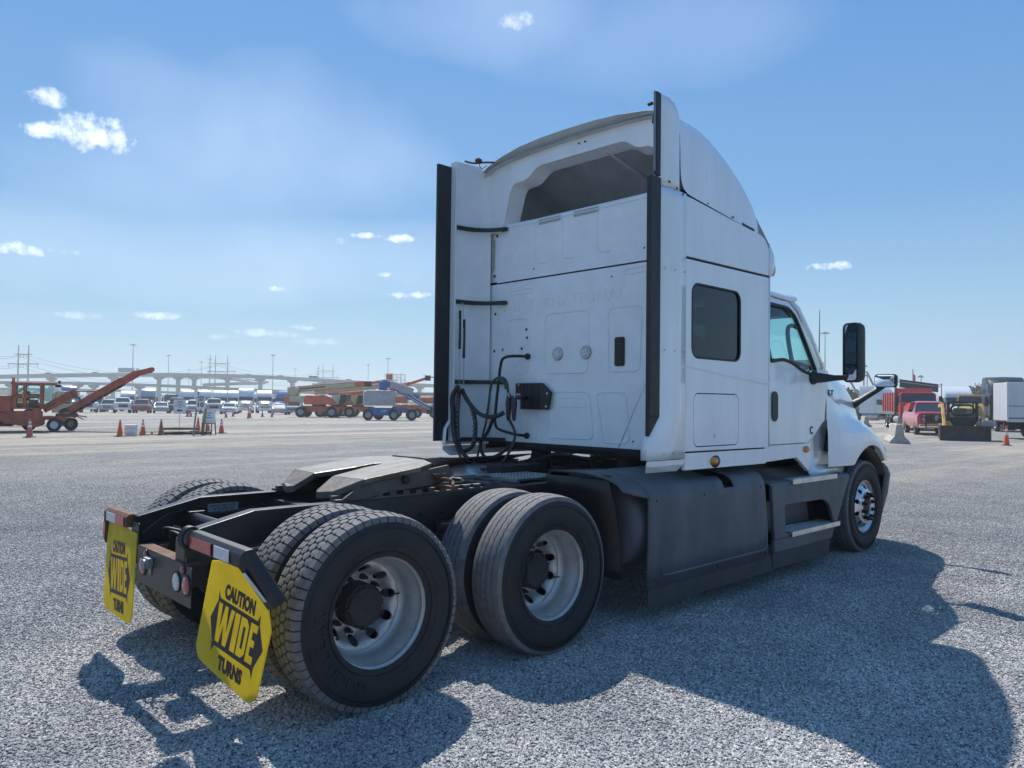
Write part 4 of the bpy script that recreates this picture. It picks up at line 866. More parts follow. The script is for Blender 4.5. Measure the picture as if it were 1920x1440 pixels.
# ---- hoses, springs, glad hands, grab bar
A_ = [(2.36,1.043,1.759),(2.36,1.126,1.665),(2.36,1.12,1.515),(2.36,1.11,1.352),(2.36,1.074,1.22),(2.36,1.019,1.116),(2.36,.893,1.024),(2.37,.673,.994),(2.42,.52,1.039),(2.48,.46,1.153),(2.54,.44,1.317),(2.60,.577,1.446)]
b = MB(); b.tube(A_, .013); b.build('red_air_hose', 'redhose', T, smooth=True)
b = MB(); b.tube(A_[:5], .024); b.tube([(2.40,1.07,1.733),(2.40,1.089,1.639),(2.40,1.10,1.529),(2.40,1.10,1.353),(2.40,1.08,1.219),(2.42,1.025,1.114),(2.45,.90,1.03)], .021)
b.tube([(2.45,1.075,1.70),(2.45,.948,1.559),(2.45,.894,1.426),(2.45,.901,1.252),(2.45,.961,1.169),(2.45,1.054,1.137)], .020)
b.tube([(2.45,1.098,1.735),(2.45,1.011,1.626),(2.45,.845,1.507),(2.46,.705,1.477),(2.50,.64,1.486),(2.55,.60,1.519)], .021)
b.tube([(2.6,.811,1.45),(2.6,.889,1.317),(2.6,.97,1.246),(2.6,.978,1.15),(2.6,.885,1.074),(2.6,.706,1.124),(2.62,.592,1.21)], .017); b.build('wrapped_hose', 'hose', T, smooth=True)
def wraps(pts, r, nm, n=16):
    b = MB()
    P = [Vector(p) for p in pts]
    for i in range(n):
        t = i/(n-1)*(len(P)-1)*.999; k = int(t); c_ = P[k].lerp(P[k+1], t-k); d = (P[k+1]-P[k]).normalized()
        b.cyl(c_-d*.009, c_+d*.009, r, n=10)
    b.build(nm, 'skirt', T, stuff=True)
wraps([(2.40,1.089,1.639),(2.40,1.10,1.529),(2.40,1.10,1.353),(2.40,1.08,1.219)], .0245, 'hose_rings', 11)
wraps([(2.45,.948,1.559),(2.45,.894,1.426),(2.45,.901,1.252)], .0235, 'hose_rings', 9)
b = MB(); b.tube([(2.6,.60,1.70),(2.6,.641,1.828),(2.6,.759,1.843),(2.6,.837,1.777),(2.6,.874,1.601),(2.6,.911,1.411),(2.6,.97,1.246),(2.6,1.029,1.079),(2.6,1.08,1.019)], .011); b.build('green_air_hose', 'green', T, smooth=True)
b = MB(); b.tube([(2.58,.60,1.74),(2.58,.62,1.80),(2.57,.70,1.84)], .021); b.build('hose_sleeve', 'green', T, smooth=True)
b = MB(); b.tube([(2.79,.54,2.051),(2.64,.56,2.048),(2.62,.666,2.039),(2.62,.724,1.99),(2.62,.76,1.79),(2.62,.795,1.535),(2.62,.795,1.40),(2.63,.732,1.349),(2.70,.58,1.31),(2.79,.54,1.303)], .014); b.build('grab_bar', 'black', T, smooth=True)
b = MB(); b.cyl((2.78,.54,2.05),(2.80,.54,2.05),.03,n=12); b.cyl((2.78,.54,1.30),(2.80,.54,1.30),.03,n=12); b.build('grab_bar_foot', 'black', T)
b = MB(); b.prism([(.668,1.797),(.322,1.797),(.205,1.71),(.238,1.55),(.60,1.55),(.60,1.70),(.668,1.70)], 0, 2.755, 2.785); CB = b.build('connector_bracket', 'black', T, bevel=.006, fix=True)
b = MB()
for y in (.56,.44,.36): b.box((2.750,y-.008,1.57),(2.756,y+.008,1.78))
b.build('bracket_rib', 'black', CB)
b = MB()
for y, z in ((.245,1.70),(.255,1.58),(.62,1.78)): b.cyl((2.748,y,z),(2.756,y,z),.012,n=8)
b.build('bracket_bolts', 'alu', CB, stuff=True)
for y, m2, d in ((.595,'redhose',.0),(.520,'blue',.0)):
    b = MB(); b.cyl((2.60,y,1.66),(2.76,y,1.66),.02,n=14); b.lathe([(.012,1.44),(.020,1.47),(.030,1.60),(.028,1.625),(.018,1.68)], (2.60,y,0), 2, 12); b.build('glad_hand', m2, CB, smooth=True)
    b = MB(); b.box((2.585,y-.02,1.63),(2.615,y+.02,1.70)); b.build('glad_hand_cap', 'alu', CB, bevel=.006)
for q, (x, y, za, zb, zc) in enumerate(((2.38,1.055,2.49,2.12,1.775),(2.38,.992,2.40,2.03,1.775))):
    b = MB(); b.cyl((x,y,za),(x,y,zb),.0135,n=10); SP = b.build('hose_tender', 'black', T)
    b = MB(); b.tube([(x+.007*cos(i*1.3),y+.007*sin(i*1.3),zb-i*(zb-zc)/70) for i in range(70)], .0028, n=5, sub=1); b.build('tender_spring', 'alu', SP, smooth=True)
    b = MB(); b.tube([(x,y,za),(x,y+.01,za+.04),(x+.06,1.09,2.575)], .003); b.build('tender_hook', 'alu', SP)
    v = text('tender_print', 'PHILLIPS', .02, (x-.0145,y,(za+zb)/2), (0,0,1), (0,1,0), 'signw', SP, fit=(.20,.013))
# ---- cab: doors, pillars, glass, roof
def tum(p):    # upper door leans inwards
    s_ = 1 if p.y > 0 else -1
    if p.z > 1.95: p.y -= s_*(p.z-1.95)*.17
    return p
dwin = rpoly([(4.28,2.02),(4.55,2.055),(4.74,2.02),(4.90,1.955),(5.12,1.925),(5.20,1.955),(5.06,2.26),(4.93,2.50),(4.80,2.575),(4.28,2.585)], [.04,.1,.1,.1,.05,.04,.2,.08,.06,.04], 5)
for s in (-1, 1):
    D = holed('cab_door', [(4.19,1.25),(5.04,1.252),(5.40,1.47),(5.455,1.76),(5.43,1.985),(5.30,2.0),(5.13,2.30),(4.98,2.555),(4.85,2.64),(4.19,2.65)], [dwin], 1, min(s*1.155,s*1.12), .035, 'white', T, mapf=tum, bevel=.005)
    b = MB(); pts = [Vector((x,s*1.157,z)) for x,z in dwin]; [tum(p) for p in pts]; b.tube(pts, .017, n=6, sub=1, closed=True); b.build('window_seal', 'black', D, smooth=True)
    n = len(dwin); b = MB(); v = [tum(Vector((x,s*1.140,z))) for x,z in dwin]; b.add(v, [tuple(range(n))]); b.build('window_pane', 'glassc', D)
    b = MB(); b.prism(rrect(4.285,1.465,4.40,1.745,.055,6), 1, min(s*1.154,s*1.162), max(s*1.154,s*1.162)); b.build('door_handle', 'black', D, bevel=.004)
    # black strip painted in as the shadow gap behind the door edge
    b = MB(); b.box((4.14,min(s*1.12,s*1.09),1.24),(5.03,max(s*1.12,s*1.09),1.30)); b.build('door_gap_shade', 'black', T)
    # rocker below the door
    b = MB(); b.prism([(4.10,1.245),(5.03,1.245),(5.10,1.27),(5.12,1.10),(5.06,.96),(4.90,1.06),(4.80,1.11),(4.10,1.09)], 1, min(s*1.148,s*1.10), max(s*1.148,s*1.10)); b.build('cab_rocker', 'white', T, bevel=.01, fix=True)
    b = MB(); b.sph((4.99,s*1.155,1.185), .04, 8, (1.3,.7,.85)); b.build('side_marker_light', 'amber', T, smooth=True)
    b = MB(); b.sph((3.19,s*1.222,1.155), .04, 8, (1.2,.7,.85)); b.build('side_marker_light', 'amber', T, smooth=True)
    b = MB(); b.sph((3.22,s*1.206,1.150), .055, 8, (1.5,.5,1)); b.build('marker_recess', 'black', T, smooth=True)
    # pillar and windshield edge
    rows = [[Vector(q) for q in r] for r in (((5.34,s*1.145,1.98),(5.50,s*1.10,2.0),(5.70,s*.98,2.01)),((5.17,s*1.098,2.30),(5.27,s*1.07,2.34),(5.40,s*.95,2.36)),((5.01,s*1.055,2.56),(5.08,s*1.03,2.60),(5.16,s*.93,2.63)),((4.86,s*1.04,2.645),(4.92,s*1.00,2.69),(4.98,s*.90,2.72)))]
    b = MB(); b.grid(rows); b.build('windshield_pillar', 'white', T, smooth=True, solid=.03, fix=True)
b = MB(); R_ = []
for x, zc, ze in ((4.14,2.83,2.66),(4.5,2.83,2.66),(4.85,2.80,2.645),(5.0,2.735,2.66)):
    R_.append([Vector((x, -1.045, ze)), Vector((x,-1.03,ze+.035)), Vector((x,-.97,ze+.065)), Vector((x,-.8,zc-.04)), Vector((x,-.4,zc-.01)), Vector((x,0,zc)), Vector((x,.4,zc-.01)), Vector((x,.8,zc-.04)), Vector((x,.97,ze+.065)), Vector((x,1.03,ze+.035)), Vector((x,1.045,ze))])
b.grid(R_); b.build('cab_roof', 'white', T, smooth=True, solid=.03, fix=True)
b = MB(); b.grid([[Vector((x,y,z)) for y in (-.94,-.5,0,.5,.94)] for x,z in ((5.0,2.70),(5.25,2.50),(5.72,2.01))])
for p in b.v: p.x += .12*(1-(p.y/.94)**2)
b.build('windshield', 'glassc', T, smooth=True)
# interior
b = MB(); b.box((4.15,-1.0,1.2),(5.3,1.0,1.26)); b.prism([(5.35,1.3),(5.42,1.3),(5.42,1.95),(5.38,1.97),(5.30,1.80)], 1, -.96, .96); b.box((4.10,-1.15,2.70),(5.0,1.0,2.72)) if 0 else None; b.build('dashboard', 'interior', T, bevel=.02)
for y in (-.62,.62):
    b = MB(); b.box((4.35,y-.25,1.55),(4.85,y+.25,1.70)); b.box((4.28,y-.25,1.65),(4.42,y+.25,2.25)); b.box((4.30,y-.14,2.27),(4.40,y+.14,2.46)); b.box((4.45,y-.15,1.26),(4.75,y+.15,1.55)); b.build('seat', 'interior', T, bevel=.05, seg=3)
b = MB(); b.tube([(5.22+.03*0,.62+.21*cos(a),1.95+.19*sin(a)) for a in [i*pi/6 for i in range(12)]], .016, closed=True, sub=2); b.build('steering_wheel', 'interior', T, smooth=True)
for s in (-1,1): b = MB(); b.tube([(5.17,s*1.00,2.40),(5.02,s*.97,2.42),(4.97,s*.97,2.32),(5.05,s*.98,2.05),(5.12,s*.99,1.99),(5.20,s*1.02,1.99)], .022); b.build('interior_grab_handle', 'interior', T, smooth=True)
b = MB(); b.box((4.12,-1.0,1.25),(4.16,-.55,2.75)); b.box((4.12,.55,1.25),(4.16,1.0,2.75)); b.box((4.78,-1.0,2.50),(5.02,1.0,2.66)); b.build('cab_trim', 'interior', T)
b = MB(); b.box((2.85,-1.1,1.90),(3.5,1.1,1.97)); b.box((3.0,-1.12,1.97),(3.55,-.9,2.12)); b.build('bunk', 'interior', T, bevel=.03)
b = MB(); b.sph((3.25,-.95,2.05), .22, 8, (1.1,.5,.75)); b.build('pillow', 'interior', T, smooth=True)
# ---- hood with flared fenders
def arch(x):
    d = .66**2-(x-6.43)**2; return .53+sqrt(d) if d > 0 else 0
HS = [(5.445,[(0,2.15),(.40,2.14),(.78,2.11),(1.0,2.04),(1.11,1.92),(1.15,1.78),(1.155,1.66),(1.155,1.55),(1.155,1.465)]),
      (5.455,[(0,2.15),(.40,2.14),(.78,2.11),(1.0,2.04),(1.11,1.92),(1.15,1.78),(1.155,1.66),(1.155,1.55),(1.155,1.465)]),
      (5.60,[(0,2.145),(.40,2.14),(.77,2.10),(.985,2.02),(1.09,1.88),(1.135,1.73),(1.15,1.60),(1.175,1.48),(1.20,1.39)]),
      (5.85,[(0,2.13),(.40,2.12),(.75,2.08),(.94,1.98),(1.04,1.80),(1.09,1.62),(1.13,1.51),(1.19,1.43),(1.225,1.32)]),
      (6.15,[(0,2.11),(.38,2.10),(.72,2.05),(.88,1.93),(.97,1.73),(1.02,1.56),(1.09,1.50),(1.18,1.44),(1.235,1.33)]),
      (6.45,[(0,2.075),(.36,2.065),(.70,2.0),(.83,1.87),(.90,1.68),(.96,1.53),(1.06,1.48),(1.17,1.42),(1.23,1.31)]),
      (6.75,[(0,2.02),(.34,2.0),(.66,1.92),(.78,1.78),(.85,1.58),(.91,1.46),(1.02,1.41),(1.14,1.34),(1.21,1.22)]),
      (7.00,[(0,1.94),(.32,1.91),(.62,1.82),(.73,1.68),(.80,1.48),(.87,1.36),(.98,1.29),(1.10,1.22),(1.175,1.11)]),
      (7.20,[(0,1.80),(.30,1.77),(.56,1.69),(.66,1.55),(.73,1.37),(.80,1.25),(.91,1.17),(1.03,1.10),(1.11,1.01)]),
      (7.34,[(0,1.55),(.28,1.53),(.46,1.46),(.56,1.36),(.65,1.22),(.73,1.12),(.84,1.04),(.94,.98),(1.0,.93)])]
HS = [(x, [(y+(.075 if 2 <= i <= 3 else .06 if i == 4 else .03 if i == 5 else 0)*min(1, max(0, (x-5.7)/.5)), z) for i, (y, z) in enumerate(q)]) for x, q in HS]
for s in (-1, 1):
    b = MB(); b.grid([[Vector((x,s*y,z)) for y,z in q] for x,q in HS]); H_ = b.build('hood' if s < 0 else 'hood_left_half', 'white', T, smooth=True, fix=True)
    H_.name = 'hood'; m_ = H_.modifiers.new('s','SUBSURF'); m_.levels = 2; m_.render_levels = 2
    # fender side skin down to the wheel arch
    xs = [5.455,5.50,5.70,5.85,5.95]+[6.43+.66*cos(radians(a)) for a in (132,120,108,96,84,72,60,48,36)]
    topz = lambda x: next((q0[1][-1][1]+(q1[1][-1][1]-q0[1][-1][1])*(x-q0[0])/(q1[0]-q0[0]) for q0, q1 in zip(HS, HS[1:]) if q0[0] <= x <= q1[0]), .92)
    topy = lambda x: next((q0[1][-1][0]+(q1[1][-1][0]-q0[1][-1][0])*(x-q0[0])/(q1[0]-q0[0]) for q0, q1 in zip(HS, HS[1:]) if q0[0] <= x <= q1[0]), 1.0)
    rows = []
    xs = [5.462,5.60,5.72,5.84,5.93,5.965,6.02,6.10,6.20,6.32,6.45,6.58,6.70,6.80,6.90,6.98,7.05,7.10,7.16]
    for x in xs:
        zb = .99 if x < 5.95 else (arch(x) if 5.95 <= x <= 7.05 else .985)
        zb = max(.985, zb); zt = topz(x)+.01; yt = topy(x)-.004; yy = yt+.012; dn = .04 if x > 5.95 else .0
        rows.append([Vector((x,s*yt,zt)),Vector((x,s*(yy),zt-(zt-zb)*.35)),Vector((x,s*(yy+.004),zb+.02)),Vector((x,s*(yy-.002),zb)),Vector((x,s*(yy-.05),zb+.004))])
    b = MB(); b.grid(rows); b.build('fender', 'white', T, smooth=True, auto=55, fix=True)
    rows = []
    for a in range(160, 10, -10):
        x, z = 6.43+.63*cos(radians(a)), .53+.63*sin(radians(a)); rows.append([Vector((x,s*1.17,z)),Vector((x,s*.70,z))])
    b = MB(); b.grid(rows); b.build('wheel_liner', 'black', T, smooth=True, solid=.01)
    # recessed cowl between door and fender with the dark intake
    R1 = (((5.05,s*1.145,1.25),(5.22,s*1.145,1.35),(5.395,s*1.14,1.465),(5.52,s*1.14,1.50),(5.95,s*1.08,1.50)),((5.12,s*1.135,1.20),(5.28,s*1.085,1.29),(5.48,s*1.07,1.42),(5.62,s*1.06,1.44),(5.95,s*1.06,1.44)),((5.16,s*1.12,1.10),(5.34,s*1.07,1.12),(5.60,s*1.045,1.14),(5.72,s*1.04,1.14),(5.95,s*1.04,1.14)),((5.10,s*1.13,1.00),(5.36,s*1.07,1.00),(5.62,s*1.05,1.00),(5.75,s*1.05,1.0),(5.95,s*1.05,1.0)),((5.08,s*1.135,.95),(5.36,s*1.12,.955),(5.66,s*1.12,.96),(5.75,s*1.12,.96),(5.95,s*1.12,.96)),((5.16,s*1.135,.90),(5.40,s*1.12,.90),(5.84,s*1.12,.905),(5.88,s*1.12,.905),(5.95,s*1.12,.905)))
    b = MB(); b.grid([[Vector(q) for q in r] for r in R1]); b.build('cowl_side', 'white', T, smooth=True, solid=.012, auto=35)
    b = MB(); b.prism([(5.60,1.15),(5.67,1.13),(5.71,1.34),(5.66,1.38)], 1, min(s*1.03,s*1.085), max(s*1.03,s*1.085)); b.build('air_intake', 'black', T, bevel=.01, fix=True)
    b = MB(); b.box((5.39,min(s*1.128,s*1.138),1.47),(5.52,max(s*1.128,s*1.138),1.98)); b.build('hood_edge', 'white', T)
    # bumper end and lower valance
    b = MB(); rows = []
    for x, w in ((6.98,1.16),(7.03,1.18),(7.12,1.17),(7.26,1.10),(7.42,.93),(7.5,.6)): rows.append([Vector((x,s*(w-q_),z)) for z, q_ in ((.30,.14),(.36,.09),(.60,.03),(.82,.0),(.90,.03),(.94,.07))])
    b.grid(rows); b.build('bumper_end', 'skirt', T, smooth=True, solid=.02, auto=50)
    b = MB(); b.loft([[Vector((x,s*y,z)) for y,z in ((w,zc-.11),(w+.03,zc),(w,zc+.12),(w-.15,zc+.12),(w-.15,zc-.10))] for x,w,zc in ((7.02,1.02,1.13),(7.20,.95,1.16),(7.36,.80,1.15))]); b.build('headlight', 'clearlens', T, bevel=.01, fix=True)
b = MB(); b.prism([(-.50,.80),(.50,.80),(.46,1.50),(.30,1.60),(-.30,1.60),(-.46,1.50)], 0, 7.28, 7.38); GR = b.build('grille', 'black', T, bevel=.02, fix=True)
for i in range(6): b = MB(); b.box((7.38,-.44,.86+i*.11),(7.40,.44,.895+i*.11)); b.build('grille_bar', 'chrome', GR, bevel=.004)
b = MB(); b.box((7.2,-.95,.30),(7.50,.95,.86)); b.build('bumper', 'skirt', T, bevel=.05, seg=3)
b = MB(); b.box((5.60,-.88,.9),(5.63,.88,1.9)); b.build('firewall', 'black', T)
b = MB(); b.prism([(5.40,1.96),(5.55,1.98),(5.75,2.02),(5.78,2.08),(5.50,2.10)], 1, -.98, .98); b.build('wiper_cowl', 'black', T)
# badges
text('hood_badge', 'LT', .07, (5.56,-1.152,1.755), (1,0,-.03), (0,0,1), 'black', T, fit=(.115,.055), extrude=.004, offset=.002)
b = MB(); b.box((5.51,-1.153,1.715),(5.615,-1.148,1.720)); b.build('badge_underline', 'black', T)
v = MB(); v.tube([(5.10+.028*cos(a),-1.158,1.372+.035*sin(a)) for a in [radians(40+i*28) for i in range(11)]], .006, sub=2); v.build('door_emblem', 'black', T)
# ---- mirrors
def mirror_set(s):
    P = bpy.data.objects.new('side_mirror', None); COL.objects.link(P); P.parent = T
    hs = rrect(-.088,-.295,.088,.295,.05,6); c = Vector((5.32,s*1.475,2.145)); ang = radians(14)*s
    R = Matrix.Rotation(ang, 3, 'Z')
    def tr(x, y, z): return c+R@Vector((x, y, z))
    b = MB(); n = len(hs); rows = []
    for x, k in ((-.045,.97),(-.03,1.0),(.03,1.0),(.07,.92),(.10,.72)): rows.append([tr(x,p*k,q*(k*.5+.5)) for p,q in hs])
    b.loft(rows); b.build('mirror_housing', 'black', P, smooth=True, auto=40, fix=True)
    g1 = rrect(-.070,-.115,.056,.275,.03,5); g2 = rrect(-.070,-.275,.056,-.135,.03,5)
    for nm, gg, bow in (('mirror_glass',g1,0),('spotter_glass',g2,.01)):
        b = MB(); b.add([tr(-.049-bow*0,p*s*-1,q) for p,q in gg]+([tr(-.060,-.005*s*-1,-.203)] if bow else []), [tuple(range(len(gg)))] if not bow else [(i,(i+1)%len(gg),len(gg)) for i in range(len(gg))]); b.build(nm, 'mirror', P, smooth=bool(bow))
    b = MB(); b.loft([[Vector((x,s*y,z)) for y,z in ((w,zc-h),(w,zc+h))]+[Vector((x+d,s*w,zc+h)),Vector((x+d,s*w,zc-h))] for x,w,zc,h,d in ((5.06,1.13,1.90,.055,.15),(5.10,1.20,1.895,.050,.12),(5.22,1.32,1.895,.028,.07),(5.28,1.45,1.90,.022,.06))]); b.build('mirror_arm', 'black', P, smooth=False, bevel=.012, fix=True)
    b = MB(); b.sph((5.13,s*1.16,1.90), .075, 8, (1.2,.6,1)); b.build('arm_base', 'black', P, smooth=True)
    Q = bpy.data.objects.new('hood_mirror', None); COL.objects.link(Q); Q.parent = T
    c2 = Vector((6.93,s*1.20,1.915)); hs2 = rrect(-.125,-.078,.125,.078,.035,5)
    b = MB(); b.loft([[c2+Vector((x,p*k,q*k)) for p,q in hs2] for x,k in ((-.03,.95),(-.015,1),(.03,.96),(.06,.7))]); b.build('mirror_housing', 'black', Q, smooth=True, auto=40, fix=True)
    b = MB(); g3 = rrect(-.112,-.066,.112,.066,.028,4); b.add([c2+Vector((-.034,p,q)) for p,q in g3]+[c2+Vector((-.050,0,0))], [(i,(i+1)%len(g3),len(g3)) for i in range(len(g3))]); b.build('mirror_glass', 'mirror', Q, smooth=True)
    b = MB(); b.loft([[Vector((x+.045*cos(a),s*y+.03*sin(a)*k,z+.034*sin(a+.8)*k)) for a in [i*pi/4 for i in range(8)]] for x,y,z,k in ((6.80,.70,1.55,2.2),(6.83,.80,1.60,1.6),(6.88,.95,1.70,1),(6.93,1.08,1.80,1),(6.95,1.16,1.86,1))]); b.build('mirror_arm', 'black', Q, smooth=True, fix=True)
mirror_set(-1); mirror_set(1)
b = MB(); b.cyl((5.50,-1.05,2.0),(5.52,-1.05,2.62),.007,.003,n=6); b.build('antenna', 'black', T)
# ================================================================== BACKGROUND
def wheel(parent, x, y, r, w, rim='silverc', n=20, name='wheel'):
    s = 1 if y > 0 else -1; b = MB(); b.lathe([(r*.55,-w/2),(r*.93,-w/2),(r,-w*.36),(r,w*.36),(r*.93,w/2),(r*.55,w/2)], (x,y,r), 1, n); o = b.build(name, 'rubber', parent, smooth=True, auto=40)
    b = MB(); b.lathe([(.0001,s*w*.25),(r*.18,s*w*.30),(r*.30,s*w*.22),(r*.50,s*w*.30),(r*.58,s*w*.46)], (x,y,r), 1, n); b.build('rim', rim, o, smooth=True, auto=30)
    return o
# ---- small vehicles (nose towards +x)
def car(label, cat, col, kind, loc, rz, group=None):
    name = {'pickup':'pickup_truck','suv':'suv','sedan':'sedan','van':'van'}[kind]
    t = thing(name, label, cat, loc, rz, group)
    # stations: x, half width, z low, z belt, z roof (None: no cabin), roof half width
    if kind == 'pickup': L, Hb, bel, W_, r = 5.8, 1.92, 1.22, .98, .40; prof = [(2.9,.55,1.08),(2.8,.42,1.27),(2.3,.40,1.33),(1.35,.40,1.37),(-2.85,.48,1.36),(-2.9,.58,1.1)]; cab = [(1.35,1.36),(.65,1.92),(.3,1.98),(-.9,1.96),(-1.15,1.36)]
    elif kind == 'suv': L, Hb, bel, W_, r = 4.9, 1.80, 1.12, .94, .37; prof = [(2.45,.50,.85),(2.35,.36,1.02),(1.9,.34,1.08),(1.15,.34,1.14),(-2.3,.38,1.16),(-2.45,.5,.9)]; cab = [(1.15,1.13),(.5,1.70),(.1,1.78),(-1.9,1.76),(-2.3,1.15)]
    elif kind == 'van': L, Hb, bel, W_, r = 5.4, 2.1, 1.2, .98, .36; prof = [(2.7,.5,.9),(2.6,.36,1.05),(2.2,.36,1.12),(1.75,.36,1.22),(-2.6,.4,1.25),(-2.7,.5,1.0)]; cab = [(1.75,1.2),(.95,1.98),(.5,2.08),(-2.5,2.08),(-2.65,1.2)]
    else: L, Hb, bel, W_, r = 4.8, 1.45, .95, .91, .33; prof = [(2.4,.45,.68),(2.3,.30,.80),(1.7,.26,.88),(1.0,.26,.95),(-1.7,.28,1.0),(-2.3,.32,.95),(-2.4,.45,.75)]; cab = [(1.0,.94),(.3,1.36),(-.1,1.45),(-.9,1.43),(-1.7,.99)]
    b = MB(); rows = []
    for i, (x, zl, zh) in enumerate(prof):
        w = W_*(.90 if i in (0,len(prof)-1) else 1); rows.append([Vector((x,sy*w*k,z)) for sy, k, z in ((-1,.93,zl),(-1,1,zl+.15),(-1,1,zh-.18),(-1,.90,zh-.02),(-1,.5,zh+.02),(1,.5,zh+.02),(1,.90,zh-.02),(1,1,zh-.18),(1,1,zl+.15),(1,.93,zl))])
    b.loft(rows); b.build('body', col, t, smooth=True, auto=32, fix=True)
    zb = cab[0][1]; (xa,_),(x1,z1),(x2,z2),(x3,z3),(xe,_) = cab
    b = MB(); b.loft([[Vector((x,sy*w,z)) for sy, w, z in ((-1,W_*.90,zb-.04),(-1,w_,z),(1,w_,z),(1,W_*.90,zb-.04))] for x, z, w_ in ((xa,zb,W_*.88),(x1,z1-.03,W_*.72),(x2,z2-.03,W_*.71),(x3,z3-.03,W_*.71),(xe,zb,W_*.88))]); b.build('windows', 'carglass', t, fix=True)
    b = MB(); b.loft([[Vector((x,y,z+dz)) for y, dz in ((-w_,-.03),(-w_*.8,.03),(w_*.8,.03),(w_,-.03),(w_,-.06),(-w_,-.06))] for x, z, w_ in ((x1+.04,z1-.02,W_*.73),(x2,z2,W_*.73),(x3-.05,z3,W_*.73))]); b.build('roof', col, t, smooth=True, auto=40, fix=True)
    for sy in (-1,1):
        for (x0_, z0_, w0), (x1_, z1_, w1) in (((xa,zb,W_*.89),(x1,z1,W_*.74)),((x3,z3,W_*.73),(xe,zb,W_*.89)),(((x2+x3)/2+.2,z2,W_*.73),((x2+x3)/2+.2,zb,W_*.905))): b = MB(); b.cyl((x0_,sy*w0,z0_),(x1_,sy*w1,z1_),.045,n=6); b.build('pillar', col, t)
        b = MB(); b.sph((prof[1][0]-.02,sy*W_*.74,prof[1][2]-.16), .15, 6, (.5,1.2,.6)); b.build('headlight', 'clearlens', t, smooth=True)
        b = MB(); b.box((xa-.35,sy*(W_+.02)-.02 if sy>0 else -W_-.20,zb-.02),(xa-.22,W_+.20 if sy>0 else -W_,zb+.16)); b.build('side_mirror', 'black', t, bevel=.03)
        for x in (L*.31,-L*.31): wheel(t, x, sy*(W_-.12), r, .24)
    z1 = prof[1][2]; b = MB(); b.box((prof[0][0]-.10,-W_*.52,z1-(.52 if kind == 'pickup' else .36)),(prof[0][0]+.03,W_*.52,z1-.08)); g_ = b.build('grille', 'black', t, bevel=.03)
    b = MB(); b.box((prof[0][0]-.02,-W_*.5,z1-.235),(prof[0][0]+.05,W_*.5,z1-.205)); b.build('grille_bar', 'chrome', g_)
    b = MB(); b.box((prof[0][0]-.25,-W_*.93,prof[0][1]-.12),(prof[0][0]+.08,W_*.93,prof[0][1]+.10)); b.build('bumper', 'chrome' if kind == 'pickup' else col, t, bevel=.05)
    if kind == 'pickup':
        b = MB(); b.box((-2.8,-.80,1.30),(-1.2,.80,1.372)); b.build('cargo_bed', 'black', t)
    return t
